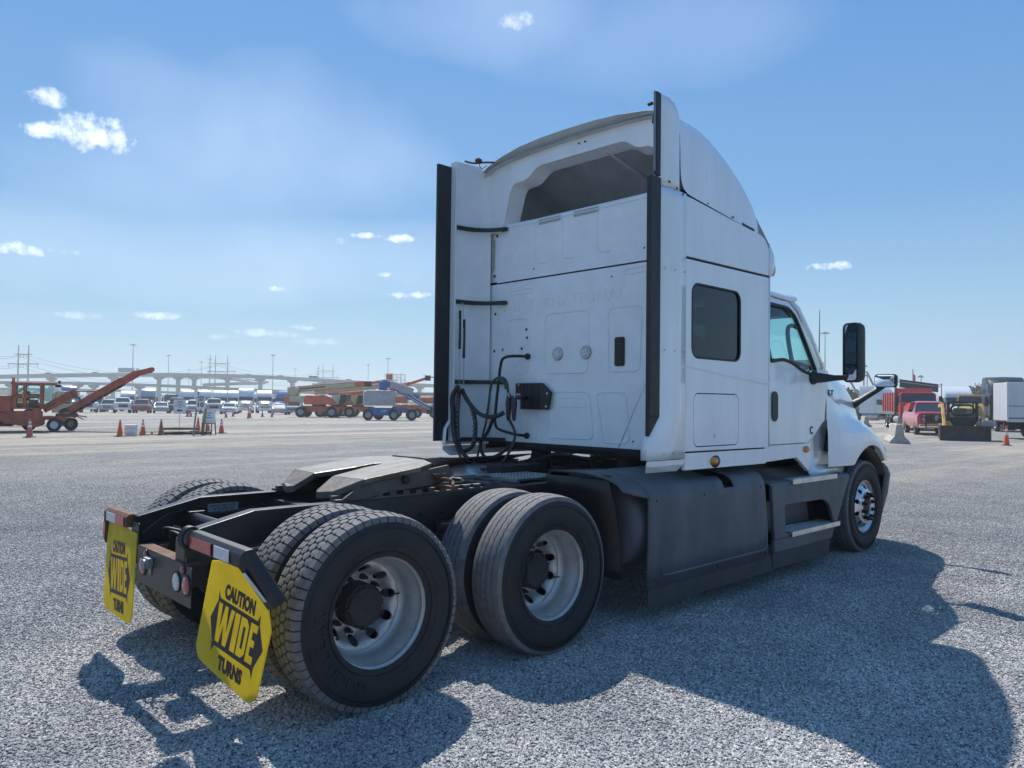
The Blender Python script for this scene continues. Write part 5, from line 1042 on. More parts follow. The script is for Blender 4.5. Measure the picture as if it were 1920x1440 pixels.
# ---- highway tractors (nose towards +x); roof: height of the sleeper or None
def tractor(label, col, loc, rz, group=None, roof=3.9, Wc=1.2, chrome=False, reefer=False, name='semi_truck', cat='truck'):
    t = thing(name, label, cat, loc, rz, group)
    HC = 'chrome' if chrome else col
    b = MB(); b.loft([[Vector((x,y,z)) for y, z in ((-w,1.0),(-w,zt-.35),(-w*.75,zt-.05),(0,zt),(w*.75,zt-.05),(w,zt-.35),(w,1.0))] for x, w, zt in ((0,1.05,2.05),(1.0,.98,1.95),(1.9,.80,1.78),(2.15,.62,1.62))]); b.build('hood', col, t, smooth=True, auto=35, fix=True)
    b = MB(); b.prism([(-.48,.75),(.48,.75),(.44,1.52),(-.44,1.52)], 0, 2.10, 2.20); g_ = b.build('grille', 'black', t, bevel=.03)
    for i in range(5): b = MB(); b.box((2.20,-.42,.84+.13*i),(2.22,.42,.88+.13*i)); b.build('grille_bar', 'chrome', g_)
    b = MB(); b.loft([[Vector((x,y,z)) for y, z in ((-w,.42),(-w,.85),(w,.85),(w,.42))] for x, w in ((1.9,1.22),(2.25,1.15),(2.40,.85))]); b.build('bumper', HC, t, bevel=.05, fix=True)
    b = MB(); b.prism([(-1.0,1.05),(0,1.05),(0,2.0),(-.18,2.64),(-1.0,2.64)], 1, -Wc, Wc); b.build('cab', col, t, bevel=.06, seg=3, fix=True)
    b = MB(); b.add([(.025,-1.08,2.02),(.025,1.08,2.02),(-.135,1.05,2.58),(-.135,-1.05,2.58)], [(0,1,2,3)]); b.build('windshield', 'carglass', t, solid=.03)
    for s in (-1,1):
        b = MB(); b.prism([(-.85,1.95),(-.15,1.95),(-.25,2.5),(-.85,2.5)], 1, s*(Wc-.01), s*(Wc+.012)); b.build('side_window', 'carglass', t)
        b = MB(); b.loft([[Vector((1.35+r_*cos(a),s*y,.52+r_*sin(a))) for r_, y in ((.66,.72),(.70,1.2),(.60,1.2),(.60,.72))] for a in [radians(k) for k in range(0,181,20)]]); b.build('fender', col, t, smooth=True, auto=50, fix=True)
        b = MB(); b.sph((1.95,s*.92,1.10), .17, 6, (.7,1.1,.8)); b.build('headlight', 'clearlens', t, smooth=True)
        wheel(t, 1.35, s*1.02, .51, .28, 'polish')
        for x in (-4.0,-5.3): wheel(t, x, s*.95, .51, .55, 'wheelalu')
        b = MB(); b.box((.02,min(s*1.32,s*1.55),1.75),(.14,max(s*1.32,s*1.55),2.45)); b.box((.0,min(s*1.1,s*1.35),2.05),(.06,max(s*1.1,s*1.35),2.10)); b.build('side_mirror', 'black', t, bevel=.03)
        b = MB(); b.lathe([(.0001,-2.6),(.30,-2.58),(.31,-2.5),(.31,-.8),(.30,-.72),(.0001,-.7)], (0,s*.92,.72), 0, 16); b.build('fuel_tank', 'alu' if not chrome else 'chrome', t, smooth=True, auto=40)
        if chrome: b = MB(); b.cyl((-1.15,s*1.12,1.2),(-1.15,s*1.12,3.4),.07,n=10); b.build('exhaust_stack', 'chrome', t, smooth=True)
    if roof:
        b = MB(); b.box((-2.9,-Wc-.02,1.05),(-1.0,Wc+.02,2.66)); b.build('sleeper', col, t, bevel=.06)
        rows = []
        for x, z, w in ((-2.9,roof,Wc-.02),(-1.9,roof,Wc-.02),(-1.3,roof-.05,Wc-.04),(-.75,roof-.40,Wc-.06),(-.42,3.0,Wc-.10),(-.20,2.66,Wc-.12)): rows.append([Vector((x,-w-.03,2.63)),Vector((x,-w,z-.16)),Vector((x,-w*.93,z-.03)),Vector((x,0,z)),Vector((x,w*.93,z-.03)),Vector((x,w,z-.16)),Vector((x,w+.03,2.63))])
        b = MB(); b.loft(rows); b.build('roof_fairing', col, t, smooth=True, auto=40, fix=True)
        for y in (-.7,-.35,0,.35,.7): b = MB(); b.sph((-.24,y,2.72), .05, 5); b.build('roof_light', 'amber', t)
    else:
        b = MB(); b.box((-1.0,-Wc+.1,2.62),(-.1,Wc-.1,2.72)); b.build('cab_roof', col, t, bevel=.05)
        for y in (-.6,-.3,0,.3,.6): b = MB(); b.sph((-.16,y,2.74), .05, 5); b.build('roof_light', 'amber', t)
    b = MB(); b.box((-5.9,-.42,.78),(.5,-.34,1.02)); b.box((-5.9,.34,.78),(.5,.42,1.02)); b.box((-5.0,-.45,1.05),(-4.2,.45,1.12)); b.box((.4,-.45,.5),(1.9,.45,1.1)); b.build('chassis', 'grime', t)
    return t
TOCAM = lambda p: atan2(CAMP.y-p.y, CAMP.x-p.x)
# first row of cars along the far side of the yard, noses to the photographer
row = [(168,96,'whitec','pickup','white pickup with a dark grille, leftmost in the far parking row','pickup'),
       (205,103,'silverc','suv','grey suv tucked between the two white pickups at the left of the far row','suv'),
       (230,96,'whitec','pickup','white pickup with a chrome bumper, under the raised conveyor in the far row','pickup'),
       (268,96,'maroon','suv','dark maroon suv with a pale windscreen in the far parking row','suv'),
       (303,97,'silverc','sedan','low silver sedan right of the dark maroon suv in the far row','sedan'),
       (333,101,'darkc','van','dark van behind the white notice board with the arrow','van'),
       (366,98,'whitec','suv','white suv seen between the arrow notice and the speed limit sign','suv'),
       (402,98,'silverc','pickup','silver pickup glinting in the sun just right of the easel board','pickup'),
       (432,98,'whitec','sedan','white sedan with sun glare on its bonnet beside the first white semi','sedan'),
       (524,97,'silverc','sedan','pale silver sedan with sun glare right of the two white semis','sedan'),
       (553,98,'silverc','suv','grey suv partly hidden by the tail of the orange boom lift','suv'),
       (188,110,'silverc','van','white-grey van roof visible behind the first pickups of the far row','van')]
for px, d, c, k, lab, cat in row:
    p = G(px, d); car(lab, cat, c, k, p, TOCAM(p)+random.uniform(-.12,.12), 'cars parked in the far row')
trk = [(462,120,'whitec',3.95,'white semi with tall square sleeper, left one of the two in the front row'),
       (497,121,'whitec',3.7,'white semi with lower sleeper, right one of the two in the front row'),
       (278,131,'silverc',3.95,'silver semi with tall rounded sleeper behind the dark maroon suv'),
       (240,131,'whitec',3.6,'white semi with low sleeper behind the white pickup under the conveyor'),
       (352,134,'whitec',3.9,'white semi behind the arrow notice board, first of four alike'),
       (384,134,'whitec',3.9,'white semi right behind the speed limit sign, second of four alike'),
       (414,134,'whitec',3.85,'white semi above the silver pickup, third of four alike'),
       (440,134,'whitec',3.85,'white semi half hidden by the tall square sleeper, fourth of four alike'),
       (527,127,'bluec',3.85,'bright blue semi with tall sleeper behind the pale silver sedan'),
       (131,125,'bluec',4.2,'blue semi roof showing above the red milling machine conveyor'),
       (322,137,'darkc',2.8,'dark low semi between the silver and the white trucks in the second row')]
for px, d, c, h, lab in trk:
    p = G(px, d); tractor(lab, c, p, TOCAM(p)+(-.5 if c == 'bluec' and px > 300 else random.uniform(-.06,.06)), 'semi trucks parked in the far rows', roof=h)
# ---- traffic cones
def cone(px, d, lab, m_='orange', h=.71, bands=2):
    p = G(px, d); t = thing('traffic_cone', lab, 'traffic cone', p, random.uniform(0,1), 'traffic cones in the yard')
    b = MB(); b.box((-.18,-.18,0),(.18,.18,.03)); b.build('base', 'black', t, bevel=.01)
    b = MB(); b.lathe([(.135,.03),(.12,.06),(.028,h-.02),(.02,h),(.0001,h)], (0,0,0), 2, 20); b.build('cone_body', m_, t, smooth=True, auto=50)
    for i in range(bands):
        z0, z1 = h*(.52,.74)[i], h*(.66,.83)[i]; rr = lambda z: .122-.094*(z-.05)/(h-.07)+.002
        b = MB(); b.lathe([(rr(z0),z0),(rr(z1),z1)], (0,0,0), 2, 20); b.build('reflective_band', 'coneband' if m_ != 'pinkcone' else 'coneband', t, smooth=True)
for a in ((58,30.3,'faded pinkish red cone in front of the milling machine','pinkcone',.76,2),(227,31.8,'plain orange cone without bands, just left of the white buckets','orange',.70,0),
          (270,33.2,'orange cone with two pale bands, between the buckets and the pallets','orange',.70,2),(304,33.6,'dusty brown cone beside the pallet stack','browncone',.70,0),
          (417,36,'orange banded cone standing alone right of the easel board','orange',.68,2),(391,38.5,'bright orange-red cone seen between the legs of the easel','orange',.60,1),(373,37,'orange cone behind the speed limit sign post','orange',.72,0),
          (425,70,'small far cone, dusty orange, nearest left of the distant line','browncone',.72,1),(438,76,'small far bright red cone, second in the distant line','pinkcone',.72,1),(467,68,'far orange cone in front of the tall white semi','orange',.95,1),
          (470,72,'far cone hidden behind the one in front of the tall white semi','pinkcone',.9,1),(493,76,'small far dusty cone between the two white semis','browncone',.72,1),(511,76,'small far bright pink-red cone right of the white semis','pinkcone',.74,1),
          (353,72,'far cone just left of the speed limit sign','browncone',.8,0),(359,72,'far cone touching the speed limit post','pinkcone',.7,1),(1887,33,'bright red cone with pale bands before the box truck','orange',.86,2),
          (1636,112,'tiny far orange cone, left of the pair beside the white semi','orange',.8,1),(1643.5,110,'tiny far orange cone, right of the pair beside the white semi','orange',.8,1)): cone(*a)
# ---- white buckets, pallets, frame with signs
p = G(247.5, 32.5)
for i in range(3):
    t = thing('bucket_lid_stack' if 0 else 'white_bucket', ('lowest','middle','topmost')[i]+' of the three stacked white tubs between two cones', 'tub', p+Vector((0,0,i*.16)), 0, 'stacked white tubs')
    b = MB(); b.lathe([(.0001,.0),(.24,.0),(.26,.13),(.285,.135),(.285,.155),(.0001,.158)], (0,0,0), 2, 24); b.build('tub_body', 'signw', t, smooth=True, auto=30)
def boxes(name, lab, cat, loc, rz, parts, group=None):
    t = thing(name, lab, cat, loc, rz, group)
    for nm, m_, lst in parts:
        for lo, hi in lst: b = MB(); b.box(lo, hi); b.build(nm, m_, t, bevel=.006)
    return t
def RB(px): return YAW-math.atan((px-960)/FPX)-pi/2
RZ = atan2(RH.y, RH.x)      # local x runs to the right of the picture
boxes('wooden_pallet', 'pale low pallet with orange straps between two cones', 'pallet', G(287,34), RB(287), [('slat','wood',[((-.5,-.4+.2*i,.10),(.5,-.26+.2*i,.13)) for i in range(5)]),('runner','wood',[((-.5,-.4,0),(-.42,.55,.10)),((-.04,-.4,0),(.04,.55,.10)),((.42,-.4,0),(.5,.55,.10))])])
boxes('sign_skid', 'dark skid of timber beams holding the sign posts', 'skid', G(335,34.3), RB(335), [('beam','black',[((-.6,-.5,.02),(1.4,-.38,.12)),((-.6,.3,.02),(1.4,.42,.12)),((-.55,-.5,.0),(-.43,.5,.06)),((1.0,-.5,0),(1.12,.5,.06))]),('plank','wood',[((-.6,.1,.20),(.9,.35,.30)),((.5,-.45,.1),(.9,-.3,.18)),((-.2,-.48,.12),(.3,-.30,.15))])])
t = thing('notice_sign', 'white notice board on a thin white post with a black arrow pointing left', 'sign', G(338,35), RB(338))
b = MB(); b.box((-.015,-.015,0),(.015,.015,1.10)); b.build('post', 'signw', t)
b = MB(); b.box((-.26,-.03,.92),(.26,-.01,1.58)); B_ = b.build('board', 'signw', t)
b = MB(); b.prism([(-.13,1.08),(-.03,1.15),(-.03,1.11),(.11,1.11),(.11,1.05),(-.03,1.05),(-.03,1.01)], 1, -.036, -.031); b.build('arrow', 'ink', B_)
for i, w in enumerate((.22,.28,.16,.42,.14)): b = MB(); b.box((-w/2,-.034,1.47-i*.065),(w/2,-.031,1.495-i*.065)); b.build('text_line', 'bluec', B_)
t = thing('speed_limit_sign', 'white speed limit sign reading 10 on a leaning black frame', 'sign', G(371,34), RB(371))
b = MB(); b.cyl((-.14,0,0),(.03,0,1.95),.04,n=10); b.build('post', 'pole', t); b = MB(); b.cyl((.24,.1,0),(.36,.1,1.25),.05,n=10); b.build('post', 'wood', t)
b = MB(); b.box((-.06,-.06,1.18),(.34,-.045,1.78)); B_ = b.build('sign_plate', 'signw', t)
for z, s_, f_ in ((1.69,'SPEED',(.30,.09)),(1.57,'LIMIT',(.26,.09)),(1.36,'10',(.25,.22))): text('sign_text', s_, .1, (.14,-.064,z), (1,0,0), (0,0,1), 'ink', B_, fit=f_, offset=.003)
t = thing('easel_board', 'white poster board on a wooden easel beside the speed limit sign', 'sign', G(393,34.5), RB(393))
for x0, x1 in ((-.30,-.24),(.30,.24)): b = MB(); b.cyl((x0,-.1,0),(x1,0,.85),.03,n=6); b.build('leg', 'wood', t)
for x0 in (-.1,.12): b = MB(); b.cyl((x0,.35,0),(x0,0,.85),.025,n=6); b.build('leg', 'wood', t)
b = MB(); b.box((-.32,-.10,.48),(.30,-.04,.52)); b.build('shelf', 'wood', t)
b = MB(); b.box((-.26,-.07,.52),(.27,-.05,1.14)); B_ = b.build('board', 'signw', t)
for i, w in enumerate((.30,.12,.30)): b = MB(); b.box((-w/2,-.076,.96-i*.10),(w/2,-.071,.99-i*.10)); b.build('text_line', 'bluec', B_)
# ---- road milling machine with raised conveyor (local x to the right of the picture)
t = thing('milling_machine', 'rusty orange road milling machine with glazed cab and long raised conveyor', 'machine', G(59, 35.5), RB(150)); t.scale = (.84,.88,.90)
def P_(nm, m_, f, par=t, **k):
    b = MB(); f(b); return b.build(nm, m_, par, **k)
P_('chassis', 'orangemach', lambda b: (b.box((-3.5,-1.1,.55),(.55,1.1,1.05)), b.prism([(-1.2,.45),(.3,.25),(.65,.35),(.65,.75),(-1.2,.75)],1,-1.12,1.1), b.box((.6,-.8,.62),(1.75,.8,.80))), bevel=.03)
P_('engine_cover', 'orangemach', lambda b: (b.box((-4.2,-1.1,1.05),(-.85,1.1,1.85))), bevel=.04)
P_('fuel_tank', 'orangemach', lambda b: b.box((.15,-1.16,.45),(.55,-1.0,1.22)), bevel=.05)
P_('deck', 'grime', lambda b: b.box((-4.2,-1.0,.30),(-.8,1.0,.56)), bevel=.03)
cabin = P_('cab_frame', 'orangemach', lambda b: [b.box(*q) for q in (((-.85,-1.0,1.18),(1.05,1.0,1.26)),((-.9,-1.05,2.42),(1.25,1.05,2.54)),((-.85,-1.03,1.2),(-.62,-.97,2.45)),((-.30,-1.03,1.2),(-.18,-.97,2.45)),((.48,-1.03,1.2),(.60,-.97,2.45)),((-.85,-1.03,1.78),(.55,-.97,1.90)),((-.85,.97,1.2),(-.7,1.03,2.45)),((.48,.97,1.2),(.60,1.03,2.45)),((-.85,.97,1.2),(.5,1.03,1.5)),((.98,-1.03,1.2),(1.04,-.97,1.5)))], bevel=.02)
for x0, x1 in ((-.62,-.30),(-.18,.48)):
    for z0, z1 in ((1.28,1.76),(1.92,2.40)):
        P_('window', 'black', lambda b: b.tube([(x,-1.0,z) for x,z in rrect(x0,z0,x1,z1,.1,3)], .025, n=6, sub=1, closed=True), cabin)
        P_('pane', 'glassc', lambda b: b.add([(x0,-.99,z0),(x1,-.99,z0),(x1,-.99,z1),(x0,-.99,z1)],[(0,1,2,3)]), cabin)
P_('door_pane', 'glassc', lambda b: b.add([(.60,-.99,1.3),(1.0,-.99,1.3),(1.15,-.99,2.4),(.60,-.99,2.4)],[(0,1,2,3)]), cabin)
P_('windshield', 'glassc', lambda b: b.add([(1.05,-.95,1.45),(1.05,.95,1.45),(1.35,.95,2.42),(1.35,-.95,2.42)],[(0,1,2,3)]), cabin)
P_('seat', 'black', lambda b: (b.box((-.1,-.3,1.3),(.35,.3,1.65)), b.box((-.2,-.3,1.6),(-.05,.3,2.1))), cabin, bevel=.04)
P_('beacon', 'orange', lambda b: b.cyl((-.78,-.9,2.54),(-.78,-.9,2.76),.08,n=12))
P_('work_lamps', 'black', lambda b: (b.box((1.15,-.95,2.3),(1.45,-.6,2.45)), b.box((1.3,-.9,2.5),(1.42,-.7,2.66))), bevel=.02)
def beam(b, x0, z0, x1, z1, h, y0, y1):
    d = Vector((x1-x0,0,z1-z0)).normalized(); n = Vector((-d.z,0,d.x))*h/2
    v = []; 
    for y in (y0,y1): v += [Vector((x0,y,z0))-n, Vector((x1,y,z1))-n, Vector((x1,y,z1))+n, Vector((x0,y,z0))+n]
    b.add(v, [(0,1,2,3),(7,6,5,4),(0,4,5,1),(1,5,6,2),(2,6,7,3),(3,7,4,0)])
P_('lower_conveyor', 'orangemach', lambda b: (beam(b,.6,1.15,2.2,2.1,.42,-.5,.5), b.cyl((1.75,-.55,1.95),(1.75,.55,1.95),.16,n=14)), bevel=.02)
cv = P_('conveyor', 'orangemach', lambda b: (beam(b,1.85,1.05,4.55,2.72,.50,-.45,.45), beam(b,4.45,2.66,5.25,3.15,.42,-.45,.45), beam(b,5.15,3.12,6.05,3.38,.30,-.42,.42), b.cyl((6.05,-.45,3.39),(6.05,.45,3.39),.14,n=14)), bevel=.015)
P_('conveyor_belt', 'black', lambda b: (beam(b,1.75,.80,4.55,2.52,.12,-.47,.38)), cv)
for i in range(8): P_('conveyor_rib', 'orangemach', lambda b: beam(b,2.15+i*.32,1.235+i*.198,2.18+i*.32,1.255+i*.198,.50,-.475,-.45), cv)
P_('tie_rod', 'orangemach', lambda b: b.cyl((2.0,-.4,2.12),(3.5,-.4,2.16),.035,n=8))
P_('hopper', 'oldsteel', lambda b: (beam(b,1.85,2.1,2.5,1.6,.10,-.55,.55), b.box((1.3,-.6,.85),(2.2,.6,.95))), bevel=.02)
P_('drawbar', 'orangemach', lambda b: (b.box((1.2,-.5,.75),(2.3,.5,.95)), b.cyl((2.2,-.2,.85),(2.75,-.2,.75),.03), b.cyl((2.2,.1,.8),(2.6,.1,.62),.03)), bevel=.02)
for x, y in ((1.15,-.75),(1.15,.75),(1.95,.9),(-3.6,-.9),(-.1,.9)): wheel(t, x, y, .36, .32, 'signw')
P_('hydraulic_hoses', 'black', lambda b: (b.tube([(.7,-.9,1.1),(.9,-1.0,1.3),(1.2,-.8,1.5)],.02), b.tube([(-1.9,-1.12,.8),(-1.4,-1.16,1.0),(-.9,-1.12,.9)],.02)), smooth=True)
# yellow loader half hidden behind the cab of the milling machine
t = thing('loader', 'pale yellow loader with louvred bonnet behind the milling machine cab', 'loader', G(112,44), RB(112))
t.scale = (.75,.75,.82)
P_('bonnet', 'cream', lambda b: b.loft([[Vector((x,y,z)) for y,z in ((-.9,.9),(-.9,zt),(.9,zt),(.9,.9))] for x,zt in ((-.5,2.2),(-.1,2.45),(.75,2.35),(.85,2.1))]), t, bevel=.05, fix=True)
for i in range(4): P_('louvre', 'black', lambda b: b.box((.05,-.93,1.55+i*.17),(.75,-.90,1.64+i*.17)), t)
P_('arm', 'catyel', lambda b: (b.box((-4.4,-.9,1.6),(-2.0,-.6,1.95)), b.cyl((-3.4,-.75,1.7),(-2.3,-.75,2.6),.10)), t, bevel=.03)
for x in (-1.8,.5):
    for y in (-.85,.85): wheel(t, x, y, .62, .4, 'catyel')
# ---- boom lifts
def boom_lift(lab, loc, rz, chassis, turret, boomc, kind='tail'):
    t = thing('boom_lift', lab, 'boom lift', loc, rz, 'boom lifts parked in the yard')
    Q = lambda nm, m_, f, **k: P_(nm, m_, f, t, **k)
    Q('chassis', chassis, lambda b: (b.box((-1.6,-.7,.55),(1.7,.7,1.15)), b.box((-1.7,-1.1,.5),(-1.3,1.1,.9)), b.box((1.3,-1.1,.5),(1.9,1.1,1.0))), bevel=.06)
    for x in (-1.55,1.55):
        for y in (-1.05,1.05): wheel(t, x, y, .55, .42, 'silverc')
    Q('turntable', 'black', lambda b: b.cyl((0,0,1.15),(0,0,1.3),.7,n=24))
    Q('counterweight', turret, lambda b: b.loft([[Vector((x,y,z)) for y,z in ((-1.15,1.3),(-1.15,zt-.12),(-1.0,zt),(1.0,zt),(1.15,zt-.12),(1.15,1.3))] for x,zt in ((-1.25,2.15),(-.9,2.30),(.6,2.25),(1.5,1.95),(1.9,1.55))]), bevel=.05, fix=True)
    Q('tail_panel', boomc, lambda b: (b.box((-2.9,-.9,1.55),(-1.25,.9,2.15)), b.prism([(1.4,1.3),(2.6,1.4),(2.9,2.0),(2.7,2.4),(1.5,2.3)],1,-.9,.9)), bevel=.05, fix=True)
    Q('rear_cover', 'black', lambda b: b.prism([(2.2,1.35),(2.75,1.35),(3.0,1.8),(3.0,2.35),(2.4,2.35)],1,-1.0,1.0), bevel=.03, fix=True)
    Q('tail_bumper', chassis, lambda b: b.prism([(-3.3,1.55),(-2.9,1.4),(-2.7,1.4),(-2.7,2.2),(-3.3,2.1)],1,-.9,.9), bevel=.03, fix=True)
    return t, Q
p = G(599, 77); t, Q = boom_lift('big orange boom lift with cream telescopic boom, front one of the pair', p, RZ, 'jlg', 'jlg', 'cream')
Q('boom', 'cream', lambda b: beam(b,-2.6,2.80,4.2,3.42,.48,-.3,.3), bevel=.02)
Q('boom_edge', 'jlg', lambda b: (beam(b,-2.6,3.06,4.2,3.68,.07,-.32,.32), beam(b,-2.2,2.58,4.2,3.16,.06,-.32,.32), beam(b,3.6,3.38,4.6,3.47,.55,-.32,.32)), bevel=.01)
Q('boom_tail', 'cream', lambda b: b.prism([(-3.1,2.1),(-2.2,2.1),(-1.9,2.9),(-2.4,3.2),(-3.1,3.0)],1,-.6,.6), bevel=.06, fix=True)
Q('boom_print', 'ink', lambda b: [beam(b,-2.1+.2*i,2.87+.018*i,-1.96+.2*i,2.883+.018*i,.15,-.33,-.31) for i in range(14)])
Q('boom_head', 'black', lambda b: (b.box((4.6,-.3,3.2),(5.3,.3,3.75)),), bevel=.04)
Q('jib', 'jlg', lambda b: beam(b,5.2,3.55,6.9,3.85,.26,-.2,.2), bevel=.02)
def basket(Q, x, z, m_, L=2.4):
    Q('platform_floor', m_, lambda b: b.box((x,-.45,z),(x+L,.45,z+.12)))
    def rails(b):
        for xx in [x+.02+i*(L-.04)/5 for i in range(6)]:
            for y in (-.43,.43): b.cyl((xx,y,z),(xx,y,z+1.1),.025,n=6)
        for zz in (.55,1.1):
            for y in (-.43,.43): b.cyl((x,y,z+zz),(x+L,y,z+zz),.025,n=6)
            for xx in (x,x+L): b.cyl((xx,-.43,z+zz),(xx,.43,z+zz),.025,n=6)
    Q('guard_rail', 'signw' if m_ != 'bluem' else 'bluem', rails)
    Q('control_box', m_, lambda b: b.box((x+.15,-.40,z+.6),(x+.75,-.1,z+1.2)), bevel=.03)
basket(Q, 6.7, 3.35, 'jlg', 2.0)
p = G(633, 81); t, Q = boom_lift('second orange boom lift, partly hidden behind the front orange one', p, RZ, 'jlg', 'jlg', 'cream')
Q('boom', 'cream', lambda b: beam(b,-2.4,2.55,5.2,3.35,.42,-.3,.3), bevel=.02)
Q('boom_edge', 'jlg', lambda b: (beam(b,-2.4,2.78,5.2,3.58,.09,-.32,.32), beam(b,4.9,3.32,6.0,3.42,.46,-.32,.32)), bevel=.01)
Q('boom_head', 'black', lambda b: b.box((6.0,-.3,3.1),(6.6,.3,3.6)), bevel=.04)
Q('jib', 'jlg', lambda b: beam(b,6.5,3.4,7.4,3.0,.2,-.2,.2), bevel=.02)
p = G(672, 88); t, Q = boom_lift('orange lift with folded boom showing between the two long booms', p, RZ, 'jlg', 'jlg', 'cream'); Q('folded_boom', 'jlg', lambda b: (beam(b,-2.2,2.5,1.8,2.9,.45,-.3,.3), beam(b,.8,2.6,2.8,2.4,.3,-.5,.5)), bevel=.05)
p = G(640, 93); t, Q = boom_lift('blue lift far behind the two orange booms', p, RZ, 'bluem', 'bluem', 'bluem'); Q('folded_boom', 'bluem', lambda b: (beam(b,-1.5,2.6,2.8,3.1,.5,-.3,.3), beam(b,.5,3.3,4.2,2.9,.25,-.2,.2)), bevel=.05)
# blue and grey lift in front
p = G(714, 66); t = thing('boom_lift', 'blue boom lift with grey battered cover and lowered boom, nearest of the lifts', 'boom lift', p, RZ+.25, 'boom lifts parked in the yard'); t.scale = (.86,.9,.95)
Q = lambda nm, m_, f, **k: P_(nm, m_, f, t, **k)
ch = Q('chassis', 'bluem', lambda b: (b.box((-1.3,-.9,.45),(1.7,.9,1.15)), b.prism([(1.2,.9),(3.1,.75),(3.0,1.05),(1.2,1.25)],1,-.5,.5)), bevel=.06, fix=True)
text('chassis_text', 'S-80', .3, (.25,-.91,.86), (1,0,0), (0,0,1), 'signw', ch, fit=(.55,.2))
for x, y in ((-1.3,-.95),(-.1,.95),(1.25,-1.0),(3.1,-.7),(3.2,.9)): wheel(t, x, y, .52, .42, 'silverc')
Q('cover', 'greym', lambda b: b.loft([[Vector((x,y,z)) for y,z in ((-1.1,1.35),(-1.1,zt),(1.1,zt),(1.1,1.35))] for x,zt in ((-1.7,2.6),(-1.4,2.75),(1.2,2.75),(1.4,2.6))]), bevel=.08, fix=True)
Q('open_hood', 'greym', lambda b: (beam(b,.9,3.3,3.2,2.6,.7,-.8,.8)), bevel=.10)
Q('boom_tower', 'bluem', lambda b: (b.box((-.2,-.4,2.75),(.6,.4,3.6)), beam(b,.1,3.5,1.3,3.2,.5,-.35,.35)), bevel=.05)
Q('boom', 'bluem', lambda b: beam(b,1.3,3.0,5.0,1.1,.35,-.3,.3), bevel=.02)
Q('boom_rail', 'signw', lambda b: (beam(b,1.4,3.16,5.0,1.28,.06,-.32,-.28), beam(b,1.4,2.90,5.0,1.02,.05,-.33,-.31)))
Q('boom_head', 'black', lambda b: b.box((4.7,-.3,.6),(5.3,.3,1.3)), bevel=.04)
basket(Q, 5.2, .75, 'bluem', 2.0)
# red lift behind, its boom rising to the right
p = G(748, 84); t = thing('boom_lift', 'red lift behind the blue one with its boom rising right past the truck cab', 'boom lift', p, RZ, 'boom lifts parked in the yard')
Q = lambda nm, m_, f, **k: P_(nm, m_, f, t, **k)
Q('chassis', 'jlg', lambda b: b.box((-.5,-.9,.5),(4.2,.9,1.4)), bevel=.06)
for x in (0,2.2,4.0): wheel(t, x, -.9, .5, .4, 'silverc')
Q('cover', 'jlg', lambda b: (b.box((-.5,-.9,1.6),(1.0,.9,2.3)), b.box((2.5,-.9,1.6),(4.0,.9,2.3))), bevel=.1)
Q('beam', 'cream', lambda b: b.box((-.3,-.3,2.5),(4.5,.3,2.8)), bevel=.02)
Q('generator', 'bluem', lambda b: b.box((1.2,-.9,1.9),(2.3,.5,2.5)), bevel=.05)
Q('boom', 'jlg', lambda b: (beam(b,-1.0,2.9,1.2,3.75,.45,-.3,.3), beam(b,1.2,3.75,3.0,4.35,.28,-.2,.2)), bevel=.02)
Q('boom_head', 'black', lambda b: b.box((2.9,-.3,4.1),(3.5,.3,4.7)), bevel=.04)
Q('jib', 'jlg', lambda b: beam(b,3.5,4.5,5.5,4.4,.12,-.1,.1))
basket(Q, -1.4, 3.0, 'jlg', 1.1)
# ---- right-hand side
RK = radians
p = G(1893, 54); tractor('black semi with tall glossy sleeper and chrome bumper beside the box truck', 'blackc', p+Vector((0,0,0)), TOCAM(p)+.2, roof=3.95, chrome=True)
tw = G(1672, 78); tractor('pale silver white semi behind the red dump truck at the edge of the yard', 'whitec', tw, TOCAM(tw)+.95, roof=4.0)
p = G(1800, 66); tractor('white semi with hood and tall white sleeper behind the skid steer', 'whitec', p, TOCAM(p)+.25, roof=3.6)
p = G(1826, 62); tractor('yellow day cab truck half hidden behind the black semi', 'yelc', p, TOCAM(p)-.12, roof=None)
# red dump truck
p = G(1722, 55); t = tractor('red dump truck with high sided bed and rolled tarp bar behind the red pickup', 'redt', p, TOCAM(p)+.20, roof=None, name='dump_truck', cat='dump truck')
P_('dump_bed', 'redt', lambda b: [b.box(*q) for q in (((-6.6,-1.2,1.25),(-1.3,1.2,1.35)),((-6.6,-1.25,1.3),(-1.3,-1.18,2.75)),((-6.6,1.18,1.3),(-1.3,1.25,2.75)),((-1.4,-1.2,1.3),(-1.3,1.2,3.05)))], t, bevel=.02)
for i in range(6): P_('bed_rib', 'redt', lambda b: b.box((-6.4+i*.95,-1.32,1.3),(-6.3+i*.95,-1.25,2.75)), t)
P_('exhaust_stack', 'rust', lambda b: b.cyl((-1.1,-1.3,1.0),(-1.1,-1.3,3.35),.08,n=12), t, smooth=True)
P_('tarp_arm', 'pole', lambda b: b.cyl((-1.3,-2.6,3.75),(-1.2,1.7,3.15),.03), t)
